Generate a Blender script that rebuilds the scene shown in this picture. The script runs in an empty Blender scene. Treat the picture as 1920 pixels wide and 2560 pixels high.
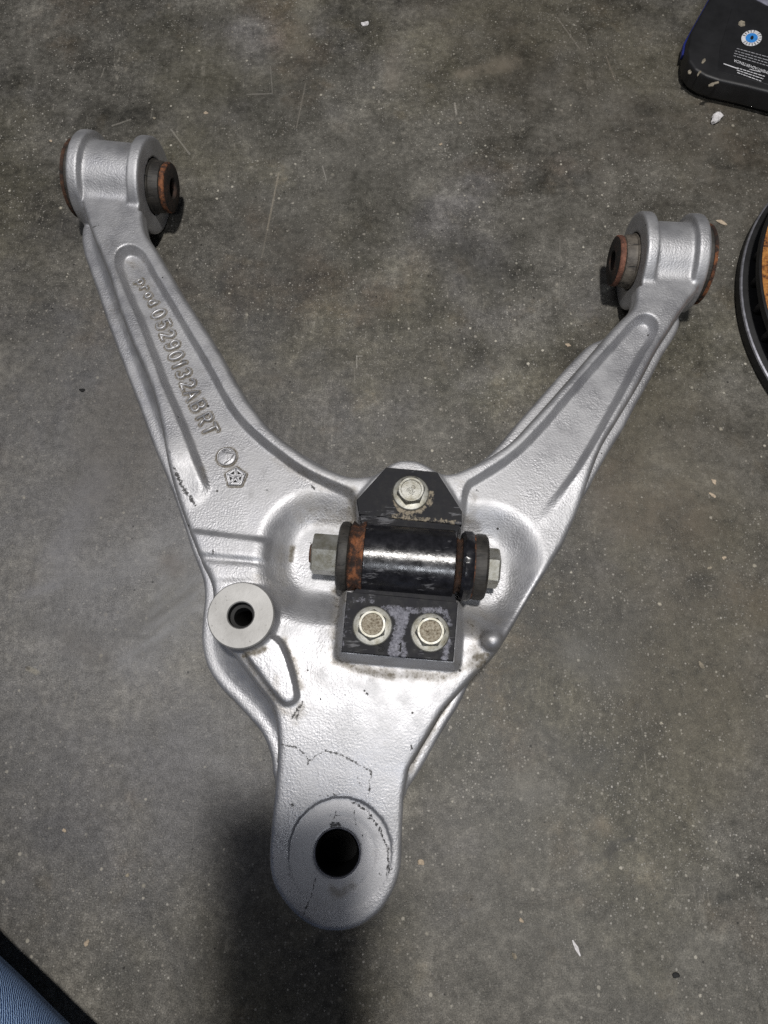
import bpy, bmesh, math, random
import numpy as np
from mathutils import Vector, Matrix
rng = random.Random(7)
R = math.radians
scene = bpy.context.scene
col = scene.collection

# ------------------------------------------------------------------ camera
TILT, HC, FPX = R(17.0), 0.49, 1701.0          # focal length in pixels of the 1920x2560 photograph
cam = bpy.data.cameras.new('camera'); co = bpy.data.objects.new('camera', cam); col.objects.link(co)
co.location = (0, 0, HC); co.rotation_euler = (TILT, 0, 0)
cam.sensor_fit = 'VERTICAL'; cam.sensor_height = 24.0; cam.lens = 24.0 * FPX / 2560.0
cam.clip_start = 0.01; cam.clip_end = 50
scene.camera = co
ct, st = math.cos(TILT), math.sin(TILT)

def U(px, py, z=0.0):
    """pixel of the photograph -> point at height z"""
    u, v = (px - 960) / FPX, (1280 - py) / FPX
    s = (HC - z) / (ct - v * st)
    return Vector((u * s, (st + v * ct) * s, z))

# ------------------------------------------------------------------ light
w = bpy.data.worlds.new('World'); scene.world = w; w.use_nodes = True
w.node_tree.nodes['Background'].inputs[0].default_value = (0.75, 0.82, 1.0, 1)
w.node_tree.nodes['Background'].inputs[1].default_value = 0.045
def area(name, loc, target, sx, sy, power, colr):
    l = bpy.data.lights.new(name, 'AREA'); l.shape = 'RECTANGLE'; l.size = sx; l.size_y = sy
    l.energy = power; l.color = colr
    o = bpy.data.objects.new(name, l); col.objects.link(o); o.location = loc
    o.rotation_euler = (Vector(target) - Vector(loc)).to_track_quat('-Z', 'Y').to_euler()
    return o
area('shop_lamp', (0.07, 0.175, 1.75), (0.0, 0.1, 0), 0.12, 0.07, 23.5, (1.0, 0.97, 0.93))
area('shop_strip', (0.17, -1.50, 2.40), (0.0, 0.1, 0), 0.42, 0.05, 17, (0.90, 0.94, 1.0))
area('side_lamp', (-1.25, 0.55, 2.3), (0.0, 0.1, 0), 0.9, 0.5, 6, (0.92, 0.93, 1.0))
vs = scene.view_settings
vs.view_transform = 'Standard'; vs.look = 'None'; vs.exposure = 0.10; vs.gamma = 1.0; vs.use_curve_mapping = False
scene.render.engine = 'CYCLES'
scene.cycles.use_denoising = False
scene.cycles.max_bounces = 6

# ------------------------------------------------------------------ node helpers
class NT:
    def __init__(s, name):
        s.m = bpy.data.materials.new(name); s.m.use_nodes = True
        s.t = s.m.node_tree; s.n = s.t.nodes; s.l = s.t.links
        s.p = s.n['Principled BSDF']
        s.pos = s.n.new('ShaderNodeNewGeometry').outputs['Position']
    def new(s, t, **k):
        n = s.n.new(t)
        for a, b in k.items(): setattr(n, a, b)
        return n
    def put(s, sock, v):
        if isinstance(v, bpy.types.NodeSocket): s.l.new(v, sock)
        elif isinstance(v, (tuple, list)) and len(v) == 3 and sock.type == 'RGBA': sock.default_value = (*v, 1)
        else: sock.default_value = v
    def map(s, vec, scale=(1, 1, 1), rot=(0, 0, 0), loc=(0, 0, 0)):
        n = s.new('ShaderNodeMapping'); s.put(n.inputs[0], vec)
        n.inputs[1].default_value = loc; n.inputs[2].default_value = rot; n.inputs[3].default_value = scale
        return n.outputs[0]
    def noise(s, scale, detail=4, rough=.55, vec=None, dist=0, out=0):
        n = s.new('ShaderNodeTexNoise'); s.put(n.inputs['Vector'], vec or s.pos)
        n.inputs['Scale'].default_value = scale; n.inputs['Detail'].default_value = detail
        n.inputs['Roughness'].default_value = rough; n.inputs['Distortion'].default_value = dist
        return n.outputs[out]
    def vor(s, scale, vec=None, feature='F1', rnd=1.0):
        n = s.new('ShaderNodeTexVoronoi', feature=feature); s.put(n.inputs['Vector'], vec or s.pos)
        n.inputs['Scale'].default_value = scale; n.inputs['Randomness'].default_value = rnd
        return n
    def ramp(s, f, *stops):
        n = s.new('ShaderNodeValToRGB'); s.put(n.inputs[0], f)
        e = n.color_ramp.elements
        while len(e) < len(stops): e.new(0.5)
        for i, (p, c) in enumerate(stops):
            e[i].position = p
            e[i].color = (*c, 1) if isinstance(c, (tuple, list)) else (c, c, c, 1)
        return n.outputs[0]
    def mr(s, f, a, b, c=0.0, d=1.0, smooth=True):
        n = s.new('ShaderNodeMapRange'); n.interpolation_type = 'SMOOTHSTEP' if smooth else 'LINEAR'
        s.put(n.inputs[0], f)
        for i, v in enumerate((a, b, c, d)): s.put(n.inputs[1 + i], v)
        return n.outputs[0]
    def mix(s, f, a, b, mode='MIX'):
        n = s.new('ShaderNodeMix', data_type='RGBA', blend_type=mode)
        s.put(n.inputs[0], f); s.put(n.inputs[6], a); s.put(n.inputs[7], b)
        return n.outputs[2]
    def math(s, op, a, b=0.0, c=None):
        n = s.new('ShaderNodeMath', operation=op); s.put(n.inputs[0], a); s.put(n.inputs[1], b)
        if c is not None: s.put(n.inputs[2], c)
        return n.outputs[0]
    def attr(s, name):
        return s.new('ShaderNodeAttribute', attribute_name=name).outputs['Fac']
    def bump(s, h, strength=.3, dist=.001, prev=None):
        n = s.new('ShaderNodeBump'); s.put(n.inputs['Height'], h)
        n.inputs['Strength'].default_value = strength; n.inputs['Distance'].default_value = dist
        if prev is not None: s.l.new(prev, n.inputs['Normal'])
        return n.outputs[0]
    def done(s, base=None, rough=None, metal=None, normal=None, spec=None):
        for k, v in (('Base Color', base), ('Roughness', rough), ('Metallic', metal), ('Specular IOR Level', spec)):
            if v is not None: s.put(s.p.inputs[k], v)
        if normal is not None: s.l.new(normal, s.p.inputs['Normal'])
        return s.m

# ------------------------------------------------------------------ materials
# marks on the concrete: ends in pixels, core and soft width in metres, strength, colour
FLOOR_SCRATCHES = (
    (764, 208, 741, 320, .0006, .0010, .35, (.30, .27, .23)),
    (697, 432, 668, 575, .0006, .0011, .55, (.32, .28, .22)),
    (668, 575, 655, 640, .0005, .001, .3, (.30, .27, .22)),
    (427, 323, 474, 385, .0006, .0010, .55, (.33, .31, .27)),
    (281, 314, 326, 299, .0008, .0013, .5, (.33, .31, .27)),
    (1393, 44, 1449, 122, .0007, .0011, .4, (.30, .27, .23)),
    (1515, 139, 1537, 200, .0006, .001, .35, (.30, .25, .20)),
    (618, 236, 680, 234, .0008, .0012, .4, (.33, .31, .28)),
    (676, 165, 681, 232, .0005, .0008, .4, (.30, .28, .25)),
    (892, 890, 905, 890, .0005, .0007, .6, (.40, .38, .34)),
    (892, 890, 892, 920, .0005, .0007, .6, (.40, .38, .34)),
    (806, 415, 816, 450, .0006, .0008, .5, (.40, .38, .34)),
    (1137, 258, 1141, 285, .0010, .0012, .6, (.42, .39, .34)),
    (1400, 600, 1398, 760, .0004, .0008, .3, (.26, .24, .21)),
    (1590, 2050, 1545, 2100, .0004, .0008, .3, (.02, .02, .02)),
    (1624, 2090, 1640, 2082, .0004, .0008, .4, (.02, .02, .02)),
    (1532, 2105, 1580, 2098, .0008, .0030, .55, (.03, .03, .03)),
    (70, 1672, 94, 1680, .0012, .0025, .6, (.34, .31, .24)),
    (66, 1668, 72, 1672, .0006, .0014, .7, (.02, .015, .012)))
FLOOR_STAINS = (
    (1150, 186, 1290, 152, .0030, .0110, .55, (.21, .18, .14)),
    (985, 110, 975, 215, .0040, .014, .40, (.19, .165, .13)),
    (760, 10, 745, 120, .004, .016, .35, (.20, .185, .15)),
    (244, 1200, 136, 1405, .004, .018, .38, (.22, .22, .24)),
    (250, 1440, 470, 1330, .006, .022, .30, (.23, .23, .235)),
    (330, 1660, 495, 1560, .004, .020, .35, (.24, .24, .245)),
    (330, 1560, 470, 1490, .002, .012, .45, (.075, .072, .068)),
    (1523, 2135, 1532, 2118, .0025, .0065, .85, (.020, .019, .020)),
    (1505, 2060, 1515, 2070, .003, .009, .35, (.24, .19, .13)),
    (890, 665, 935, 655, .002, .010, .5, (.035, .034, .022)),
    (1310, 2000, 1360, 1960, .004, .018, .35, (.19, .18, .16)),
    (1290, 1950, 1330, 1935, .004, .016, .35, (.20, .185, .15)),
    (1690, 1250, 1720, 1290, .01, .03, .25, (.13, .09, .055)),
    (1545, 1200, 1590, 1290, .01, .035, .30, (.12, .085, .055)),
    (1850, 1480, 1900, 1500, .008, .022, .35, (.11, .075, .035)),
    (1440, 1630, 1510, 1680, .006, .024, .35, (.155, .15, .14)),
    (1660, 1150, 1800, 1700, .02, .14, .38, (.105, .088, .062)),
    (1250, 60, 1800, 420, .02, .15, .30, (.10, .085, .062)),
    (150, 1000, 420, 1750, .02, .12, .16, (.165, .163, .172)),
    (500, 180, 900, 420, .02, .12, .25, (.07, .067, .055)),
    (1300, 2250, 1650, 2480, .02, .12, .25, (.095, .09, .075)),
    (330, 1000, 300, 1180, .01, .05, .30, (.10, .085, .065)),
    (1480, 1620, 1560, 1560, .004, .03, .30, (.05, .05, .048)),
    (1380, 1850, 1500, 1900, .004, .03, .35, (.05, .05, .05)),
    (1130, 640, 1230, 700, .004, .035, .3, (.045, .045, .043)),
    (640, 520, 760, 640, .004, .05, .3, (.05, .048, .042)))
FLOOR_STAINS += tuple((300 + 9 * k + (k * 37) % 40, 1660 - 21 * k, 455 + 4 * k + (k * 23) % 50, 1560 - 22 * k, .0006, .0045 + .001 * (k % 3), .42, ((.235, .235, .24), (.075, .073, .070))[k % 2]) for k in range(11))
FLOOR_STAINS += ((60, 1490, 190, 1440, .001, .006, .35, (.20, .20, .215)), (20, 1560, 330, 1590, .001, .010, .25, (.075, .073, .07)), (180, 1600, 250, 1640, .004, .016, .30, (.085, .075, .065)), (420, 1400, 440, 1420, .003, .010, .4, (.10, .08, .065)))
def mat_floor():
    t = NT('concrete')
    P = t.pos
    big = t.noise(3.0, 6, .6, dist=.5)
    mid = t.noise(13, 7, .66, dist=.5)
    sml = t.noise(48, 6, .7, vec=t.map(P, loc=(4, 9, 2)), dist=.3)
    fine = t.noise(180, 5, .72)
    grain = t.noise(1150, 3, .75)
    v = t.math('MULTIPLY_ADD', big, .32, t.math('MULTIPLY_ADD', mid, .36, t.math('MULTIPLY_ADD', sml, .21, t.math('MULTIPLY', fine, .11))))
    c = t.ramp(v, (.40, (.026, .0255, .023)), (.465, (.058, .057, .053)), (.53, (.096, .0945, .090)), (.62, (.19, .187, .178)))
    c = t.mix(1.0, c, (1.15, 1.10, 1.00), 'MULTIPLY')
    # olive, rust-brown and bluish casts ground into the surface
    for sc, loc, lo_, hi_, amt, tintc in ((4.5, (3, 1, 0), .46, .64, .7, (1.0, .97, .80)), (7.0, (-5, 7, 2), .56, .70, .55, (1.16, .97, .82)), (5.0, (9, -3, 5), .50, .66, .8, (.96, .97, 1.10)), (26, (2, -8, 5), .58, .70, .5, (1.08, .98, .84)), (22, (7, 3, 1), .55, .70, .6, (.84, .86, .85))):
        n = t.noise(sc, 5, .62, vec=t.map(P, loc=loc))
        c = t.mix(t.mr(n, lo_, hi_, 0, amt), c, t.mix(1.0, c, tintc, 'MULTIPLY'))
    st_ = t.noise(9, 5, .75, vec=t.map(P, loc=(1.7, .4, 1)), dist=.8)
    c = t.mix(t.mr(st_, .60, .74, 0, .6), c, (.022, .022, .020))
    sm = t.noise(15, 7, .75, vec=t.map(P, loc=(6, 2, 3), scale=(1.5, .7, 1)), dist=.4)
    c = t.mix(t.mr(sm, .60, .80, 0, .5), c, (.22, .20, .175))
    # rubbed patch left of the arm, its pale sheen put into the colour
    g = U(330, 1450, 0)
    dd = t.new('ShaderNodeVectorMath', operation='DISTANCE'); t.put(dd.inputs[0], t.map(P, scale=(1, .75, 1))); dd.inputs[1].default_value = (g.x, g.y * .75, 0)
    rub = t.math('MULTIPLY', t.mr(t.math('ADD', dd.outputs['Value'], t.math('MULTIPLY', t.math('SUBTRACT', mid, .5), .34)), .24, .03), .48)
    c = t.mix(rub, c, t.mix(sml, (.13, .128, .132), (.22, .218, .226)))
    c = t.mix(1.0, c, t.ramp(grain, (.30, .40), (.5, 1.0), (.72, 1.9)), 'MULTIPLY')
    c = t.mix(1.0, c, t.ramp(fine, (.30, .70), (.5, 1.0), (.72, 1.36)), 'MULTIPLY')
    # curved drag marks where something was scraped
    for ang, off in ((-62, 0), (72, 9)):
        tr = t.noise(1.0, 4, .7, vec=t.map(t.mix(.06, P, t.noise(7, 2, .5, out=1)), scale=(300, 14, 1), rot=(0, 0, R(ang)), loc=(off, off, 0)))
        trm = t.mr(t.noise(5.0, 4, .6, vec=t.map(P, loc=(off, 4, 0))), .56, .68)
        c = t.mix(t.math('MULTIPLY', trm, .45), c, t.mix(1.0, c, t.ramp(tr, (.34, .62), (.5, 1.0), (.68, 1.5)), 'MULTIPLY'))
    # exposed sand grains
    for sc, rad, thr, colr, dim, off in ((820, .42, .66, (.30, .29, .27), .85, 0), (470, .36, .76, (.40, .38, .34), .9, 3), (240, .28, .86, (.47, .44, .37), .95, 8), (110, .15, .92, (.50, .46, .37), .95, 15)):
        vo = t.vor(sc, vec=t.map(P, loc=(off, off * .7, 0), scale=(1, 1, .02)))
        sep = t.new('ShaderNodeSeparateColor'); t.l.new(vo.outputs['Color'], sep.inputs[0])
        wob = t.math('ADD', vo.outputs['Distance'], t.math('MULTIPLY', t.math('SUBTRACT', grain, .5), .45))
        rr = t.math('MULTIPLY', sep.outputs[1], rad)
        k = t.math('MULTIPLY', t.math('GREATER_THAN', sep.outputs[0], thr), t.mr(t.math('SUBTRACT', wob, rr), .05, -.04))
        dens = t.mr(t.noise(8, 4, .6, vec=t.map(P, loc=(off, 5, 1))), .36, .60, .25, dim)
        c = t.mix(t.math('MULTIPLY', t.math('MULTIPLY', k, dens), t.math('MULTIPLY_ADD', rub, -.9, 1.0)), c, t.mix(sep.outputs[2], colr, (.24, .22, .19)))
    # dark pits
    for sc, thr in ((160, .955), (420, .95)):
        vo = t.vor(sc, vec=t.map(P, loc=(21, 4, 0), scale=(1, 1, .02)))
        sep = t.new('ShaderNodeSeparateColor'); t.l.new(vo.outputs['Color'], sep.inputs[0])
        k = t.math('MULTIPLY', t.math('GREATER_THAN', sep.outputs[0], thr), t.mr(vo.outputs['Distance'], .17, .09))
        c = t.mix(t.math('MULTIPLY', k, .85), c, (.010, .009, .008))
    # hair scratches
    for ang, off, thr in ((75, 0, .010), (-20, 11, .007), (48, 23, .007), (100, 31, .009), (10, 41, .006)):
        vec = t.map(P, scale=(34, 2.2, 1), rot=(0, 0, R(-ang + 90)), loc=(off, off, 0))
        vs_ = t.noise(1.0, 2, .4, vec=vec, dist=.25)
        ln = t.mr(t.math('ABSOLUTE', t.math('SUBTRACT', vs_, .5)), thr, 0.0)
        mk = t.mr(t.noise(13, 3, .6, vec=t.map(P, loc=(off, 2, 3))), .58, .70)
        mk = t.math('MULTIPLY', mk, t.mr(fine, .42, .60))
        c = t.mix(t.math('MULTIPLY', t.math('MULTIPLY', ln, mk), .55), c, (.27, .25, .21))
    # broad stains come from a colour attribute on the floor mesh, roughened here
    sa = t.new('ShaderNodeAttribute', attribute_name='stain')
    c = t.mix(t.math('MULTIPLY', sa.outputs['Alpha'], t.mr(t.math('MULTIPLY_ADD', sml, .6, t.math('MULTIPLY', grain, .4)), .36, .60, .25, 1.0)), c, sa.outputs['Color'])
    for x0, y0, x1, y1, wd, soft, amt, colr in FLOOR_SCRATCHES:
        a, b = U(x0, y0, 0), U(x1, y1, 0); m_ = (a + b) / 2; ang = math.atan2(b.y - a.y, b.x - a.x); hl = (b - a).length / 2
        mp = t.new('ShaderNodeMapping', vector_type='TEXTURE'); t.put(mp.inputs[0], P); mp.inputs[1].default_value = m_; mp.inputs[2].default_value = (0, 0, ang)
        sx = t.new('ShaderNodeSeparateXYZ'); t.l.new(mp.outputs[0], sx.inputs[0])
        ex_ = t.math('MAXIMUM', t.math('SUBTRACT', t.math('ABSOLUTE', sx.outputs[0]), hl), 0.0)
        dist_ = t.math('SQRT', t.math('MULTIPLY_ADD', ex_, ex_, t.math('MULTIPLY', sx.outputs[1], sx.outputs[1])))
        wobn = t.math('MULTIPLY', t.math('SUBTRACT', fine, .5), soft * 2.2)
        k = t.mr(t.math('ADD', dist_, wobn), soft, wd * .3)
        c = t.mix(t.math('MULTIPLY', t.math('MULTIPLY', k, amt), t.mr(grain, .30, .62, .35, 1.0)), c, colr)
    n = t.bump(grain, .45, .0004, t.bump(sml, .25, .0015))
    rough = t.mr(mid, .3, .7, .42, .60)
    return t.done(c, rough, 0.0, n, .40)

def mat_cast(name='cast_aluminium', scale=760, rough=.52, strength=.46, tone=.435):
    t = NT(name)
    n1 = t.noise(scale, 2, .5)
    n2 = t.noise(60, 4, .6)
    n3 = t.noise(9, 3, .5)
    c = t.ramp(t.math('MULTIPLY_ADD', n2, .5, t.math('MULTIPLY', n3, .5)), (.35, (tone * .86, tone * .86, tone * .90)), (.65, (tone * 1.1, tone * 1.1, tone * 1.12)))
    g = t.attr('grime')
    gn = t.noise(420, 4, .75)
    gn2 = t.noise(120, 5, .7)
    # dust and grease lodged in the cast skin where the attribute marks a smear
    c = t.mix(t.mr(t.math('ADD', t.math('MULTIPLY', g, 1.0), t.math('MULTIPLY', t.math('SUBTRACT', gn, .5), 1.6)), .45, .85, 0, .92), c, (.030, .026, .020))
    c = t.mix(t.math('MULTIPLY', t.mr(t.math('ADD', g, t.math('SUBTRACT', gn2, .5)), .12, .75), .62), c, (.19, .165, .125))
    dst = t.math('MULTIPLY', t.mr(t.noise(17, 6, .72, vec=t.map(t.pos, loc=(3, 3, 3))), .54, .72), t.mr(gn, .38, .62))
    c = t.mix(t.math('MULTIPLY', dst, .40), c, (.21, .19, .155))
    hand = t.mr(t.noise(33, 5, .7, vec=t.map(t.pos, loc=(8, 1, 4), scale=(1, .5, 1))), .60, .74)
    c = t.mix(t.math('MULTIPLY', hand, .30), c, (.15, .145, .14))
    # scattered black specks
    vo = t.vor(170)
    sep = t.new('ShaderNodeSeparateColor'); t.l.new(vo.outputs['Color'], sep.inputs[0])
    k = t.math('MULTIPLY', t.math('GREATER_THAN', sep.outputs[0], .93), t.mr(t.math('SUBTRACT', vo.outputs['Distance'], t.math('MULTIPLY', sep.outputs[1], .14)), .04, .0))
    c = t.mix(t.math('MULTIPLY', k, .9), c, (.02, .018, .015))
    s = t.attr('scratch')
    sn = t.noise(520, 3, .7)
    sk = t.mr(t.math('ADD', s, t.math('MULTIPLY', t.math('SUBTRACT', sn, .5), 2.2)), .45, .80)
    c = t.mix(t.math('MULTIPLY', sk, .85), c, (.020, .019, .018))
    dirt = t.math('MAXIMUM', sk, t.mr(g, .3, .9))
    n1 = t.math('MULTIPLY', t.math('MULTIPLY', n1, t.math('MULTIPLY_ADD', t.attr('seat'), -.75, 1.0)), t.mr(t.noise(28, 3, .6), .35, .65, .45, 1.35))
    bmp = t.bump(n1, strength, .0006, t.bump(n2, .10, .001))
    r = t.math('ADD', t.mr(t.math('MULTIPLY_ADD', n2, .5, t.math('MULTIPLY', n3, .5)), .35, .65, rough - .10, rough + .10), t.math('MULTIPLY', dirt, .25))
    return t.done(c, r, t.math('MULTIPLY_ADD', dirt, -.52, .77), bmp)

def mat_machined():
    t = NT('machined_face')
    n1 = t.noise(500, 3, .6); n2 = t.noise(45, 4, .6)
    c = t.ramp(n2, (.3, (.27, .265, .255)), (.7, (.37, .365, .355)))
    c = t.mix(t.mr(n1, .66, .74, 0, .8), c, (.10, .09, .08))
    return t.done(c, .55, .55, t.bump(n1, .2, .0003))

def mat_black_paint(name='black_paint', r0=.18, r1=.34, spec=.6):
    t = NT(name)
    n = t.noise(150, 5, .7); n2 = t.noise(26, 4, .6)
    c = t.ramp(n, (.3, (.006, .006, .007)), (.7, (.018, .018, .022)))
    # grey scuffs and rust freckles
    sc = t.noise(1, 4, .7, vec=t.map(t.pos, scale=(90, 520, 200), rot=(0, 0, R(20))))
    c = t.mix(t.mr(t.math('MULTIPLY', sc, t.mr(n2, .4, .65, .7, 1.1)), .56, .66, 0, .6), c, (.16, .16, .17))
    c = t.mix(t.mr(t.noise(95, 5, .7, vec=t.map(t.pos, loc=(2, 2, 2))), .70, .76, 0, .9), c, (.22, .075, .02))
    # overspray smears
    o = t.attr('spray')
    c = t.mix(t.mr(t.math('ADD', o, t.math('MULTIPLY', t.math('SUBTRACT', t.noise(330, 5, .8), .5), 1.7)), .42, .72, 0, .85), c, t.ramp(t.noise(700, 3, .7), (.35, (.10, .10, .12)), (.65, (.27, .27, .31))))
    d = t.attr('grime')
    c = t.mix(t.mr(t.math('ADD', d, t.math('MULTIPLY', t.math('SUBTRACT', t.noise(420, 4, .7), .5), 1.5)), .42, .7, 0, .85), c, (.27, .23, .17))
    b = t.bump(n, .25, .0006, t.bump(t.noise(420, 3, .6), .2, .0004))
    return t.done(c, t.mr(n, .3, .7, r0, r1), 0.0, b, spec)

def mat_rust(name, a, b, c3):
    t = NT(name)
    n = t.noise(180, 6, .75); n2 = t.noise(60, 5, .7)
    c = t.ramp(t.math('MULTIPLY_ADD', n, .5, t.math('MULTIPLY', n2, .5)), (.40, a), (.50, b), (.60, c3))
    return t.done(c, .8, 0, t.bump(n, .8, .0012))

def mat_rubber(name='rubber', c0=(.012, .011, .010), c1=(.045, .040, .034)):
    t = NT(name)
    n = t.noise(110, 6, .7)
    c = t.ramp(n, (.35, c0), (.68, c1))
    cr = t.noise(1, 3, .6, vec=t.map(t.pos, scale=(60, 420, 420)))
    c = t.mix(t.mr(cr, .40, .34, 0, .8), c, (.003, .003, .003))
    return t.done(c, .62, 0, t.bump(cr, .5, .0008))

def mat_zinc():
    t = NT('zinc_plate')
    n = t.noise(140, 5, .7); n2 = t.noise(700, 3, .7)
    c = t.ramp(n, (.34, (.18, .17, .13)), (.5, (.27, .265, .235)), (.66, (.35, .35, .33)))
    c = t.mix(t.mr(n2, .60, .72, 0, .8), c, (.09, .075, .05))
    return t.done(c, .46, .6, t.bump(n2, .25, .0003))

def mat_dusty():
    t = NT('dusty_recess')
    n = t.noise(600, 4, .75)
    c = t.ramp(n, (.36, (.10, .075, .045)), (.5, (.27, .235, .175)), (.66, (.38, .35, .28)))
    return t.done(c, .8, .1, t.bump(n, .5, .0004))

def mat_plain(name, c, rough=.5, metal=0, var=.35, scale=120):
    t = NT(name)
    n = t.noise(scale, 5, .65)
    a = tuple(x * (1 - var) for x in c); b = tuple(min(1, x * (1 + var)) for x in c)
    return t.done(t.ramp(n, (.35, a), (.65, b)), rough, metal, t.bump(n, .2, .0005))

def mat_denim():
    t = NT('denim')
    v = t.map(t.new('ShaderNodeTexCoord').outputs['UV'], scale=(1, 1, 1))
    wv = t.new('ShaderNodeTexWave', wave_type='BANDS', bands_direction='DIAGONAL')
    t.put(wv.inputs['Vector'], v); wv.inputs['Scale'].default_value = 330
    wv.inputs['Distortion'].default_value = 3.0; wv.inputs['Detail'].default_value = 2; wv.inputs['Detail Scale'].default_value = 1.6
    n = t.noise(1400, 3, .7); n2 = t.noise(22, 4, .6)
    f = t.math('MULTIPLY_ADD', wv.outputs['Fac'], .55, t.math('MULTIPLY', n, .45))
    c = t.ramp(f, (.30, (.010, .028, .10)), (.5, (.06, .14, .34)), (.68, (.30, .44, .68)))
    c = t.mix(t.mr(n2, .35, .65, .0, .3), c, t.mix(1.0, c, (1.6, 1.5, 1.35), 'MULTIPLY'))
    return t.done(c, .9, 0, t.bump(f, .6, .0008))

def mat_rotor_face():
    t = NT('rusted_iron')
    n = t.noise(75, 7, .78); n2 = t.noise(300, 4, .7)
    c = t.ramp(t.math('MULTIPLY_ADD', n, .75, t.math('MULTIPLY', n2, .25)), (.38, (.030, .012, .006)), (.46, (.20, .070, .014)), (.54, (.40, .17, .036)), (.68, (.48, .25, .07)))
    return t.done(c, .75, .1, t.bump(n2, .5, .0006))

M = dict(floor=mat_floor(), cast=mat_cast(), letter=mat_cast('cast_lettering', 760, .42, .12, .52), machined=mat_machined(),
         black=mat_black_paint(), plate=mat_black_paint('worn_black_paint', .55, .75, .22), zinc=mat_zinc(), dusty=mat_dusty(),
         rust=mat_rust('rust', (.008, .007, .006), (.035, .016, .010), (.22, .080, .030)),
         rust_dark=mat_rust('dark_rust', (.012, .009, .007), (.045, .022, .013), (.10, .045, .022)),
         rust_pale=mat_rust('pale_rust', (.05, .022, .015), (.15, .062, .038), (.28, .13, .085)),
         rubber=mat_rubber(), washer_dark=mat_rust('near_black_steel', (.006, .006, .005), (.014, .010, .008), (.05, .026, .016)), rubber_dusty=mat_rubber('dusty_rubber', (.05, .042, .034), (.16, .14, .115)),  # washer faces: near-black steel with rust-brown blotches
         hole=mat_plain('near_black', (.006, .006, .006), .7, 0),  # near-black for bore walls, stamped digits and emblem triangles
         plastic=mat_plain('black_plastic', (.010, .010, .011), .5, 0, .3, 60), blue=mat_plain('blue_plastic', (.012, .020, .14), .45),
         grey_panel=mat_plain('grey_panel', (.20, .20, .25), .6), print=mat_plain('label_print', (.62, .62, .64), .6, 0, .2, 400),
         print_blue=mat_plain('label_blue', (.03, .22, .60), .6, 0, .2, 400), print_dim=mat_plain('label_print_grey', (.30, .30, .32), .6, 0, .3, 900),
         scuff=mat_plain('scuffed_plaster', (.24, .21, .16), .9, 0, .5, 300),
         vane=mat_plain('vane_iron', (.035, .034, .034), .6, .2), iron=mat_plain('black_iron', (.012, .012, .013), .55, .2), edge=mat_plain('bare_edge', (.30, .30, .33), .4, .6, .3, 200),
         rotor=mat_rotor_face(), denim=mat_denim(), skin=mat_plain('skin', (.45, .27, .19), .55, 0, .15, 60),
         shirt=mat_plain('dark_shirt', (.03, .03, .035), .9), hair=mat_plain('brown_hair', (.03, .02, .012), .7),
         phone=mat_plain('phone_glass', (.01, .01, .012), .25),
         chip_white=mat_plain('white_chip', (.62, .60, .60), .8, 0, .3, 500), chip_tan=mat_plain('tan_chip', (.42, .34, .25), .8, 0, .3, 500),
         chip_black=mat_plain('black_crumb', (.01, .01, .01), .8, 0, .3, 500))

# ------------------------------------------------------------------ mesh helpers
def link(name, verts, faces, mat, parent=None, smooth=True, origin=None):
    me = bpy.data.meshes.new(name); me.from_pydata([tuple(v) for v in verts], [], faces); me.update()
    if smooth: me.polygons.foreach_set('use_smooth', [True] * len(me.polygons))
    me.materials.append(mat)
    o = bpy.data.objects.new(name, me); col.objects.link(o)
    if parent is not None: o.parent = parent
    return o
def recalc(o):
    bm = bmesh.new(); bm.from_mesh(o.data); bmesh.ops.recalc_face_normals(bm, faces=bm.faces); bm.to_mesh(o.data); bm.free(); return o
def thing(name, label, cat, loc=(0, 0, 0), group=None):
    o = bpy.data.objects.new(name, None); col.objects.link(o); o.location = loc; o.empty_display_size = .02
    return tag(o, label, cat, group)
def tag(o, label, cat, group=None):
    o['label'] = label; o['category'] = cat
    if group: o['group'] = group
    return o
def sharp(o, deg=35):
    """mark edges sharper than deg so smooth shading keeps them crisp"""
    bm = bmesh.new(); bm.from_mesh(o.data); bmesh.ops.recalc_face_normals(bm, faces=bm.faces)
    for e in bm.edges:
        if len(e.link_faces) == 2 and e.calc_face_angle(0) > R(deg): e.smooth = False
    bm.to_mesh(o.data); bm.free(); return o
def frame(axis, origin, up=(0, 0, 1)):
    """matrix whose local Z is axis"""
    z = Vector(axis).normalized(); x = Vector(up).cross(z)
    if x.length < 1e-4: x = Vector((1, 0, 0))
    x.normalize(); y = z.cross(x)
    return Matrix.Translation(origin) @ Matrix((x, y, z)).transposed().to_4x4()
def lathe(name, prof, mat, parent, mtx, seg=64, wob=0.0, seed=0, deg=35, phase=0.0):
    """prof: (r, z) pairs; r == 0 closes the end"""
    V, F = [], []; rows = []; rr = random.Random(seed)
    ph = [rr.uniform(0, 6.28) for _ in range(8)]
    for (r, z) in prof:
        if r <= 1e-7: rows.append([len(V)]); V.append(mtx @ Vector((0, 0, z))); continue
        row = []
        for i in range(seg):
            a = 2 * math.pi * i / seg + phase
            k = 1 + wob * (math.sin(3 * a + ph[0] + z * 400) + .7 * math.sin(7 * a + ph[1] - z * 700) + .6 * math.sin(13 * a + ph[2]) + .5 * math.sin(23 * a + ph[3] + z * 900))
            row.append(len(V)); V.append(mtx @ Vector((r * k * math.cos(a), r * k * math.sin(a), z)))
        rows.append(row)
    for a, b in zip(rows, rows[1:]):
        n = max(len(a), len(b))
        for i in range(n):
            j = (i + 1) % n
            if len(a) == 1: F.append((a[0], b[i], b[j]))
            elif len(b) == 1: F.append((a[i], b[0], a[j]))
            else: F.append((a[i], b[i], b[j], a[j]))
    return sharp(link(name, V, F, mat, parent), deg)
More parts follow.
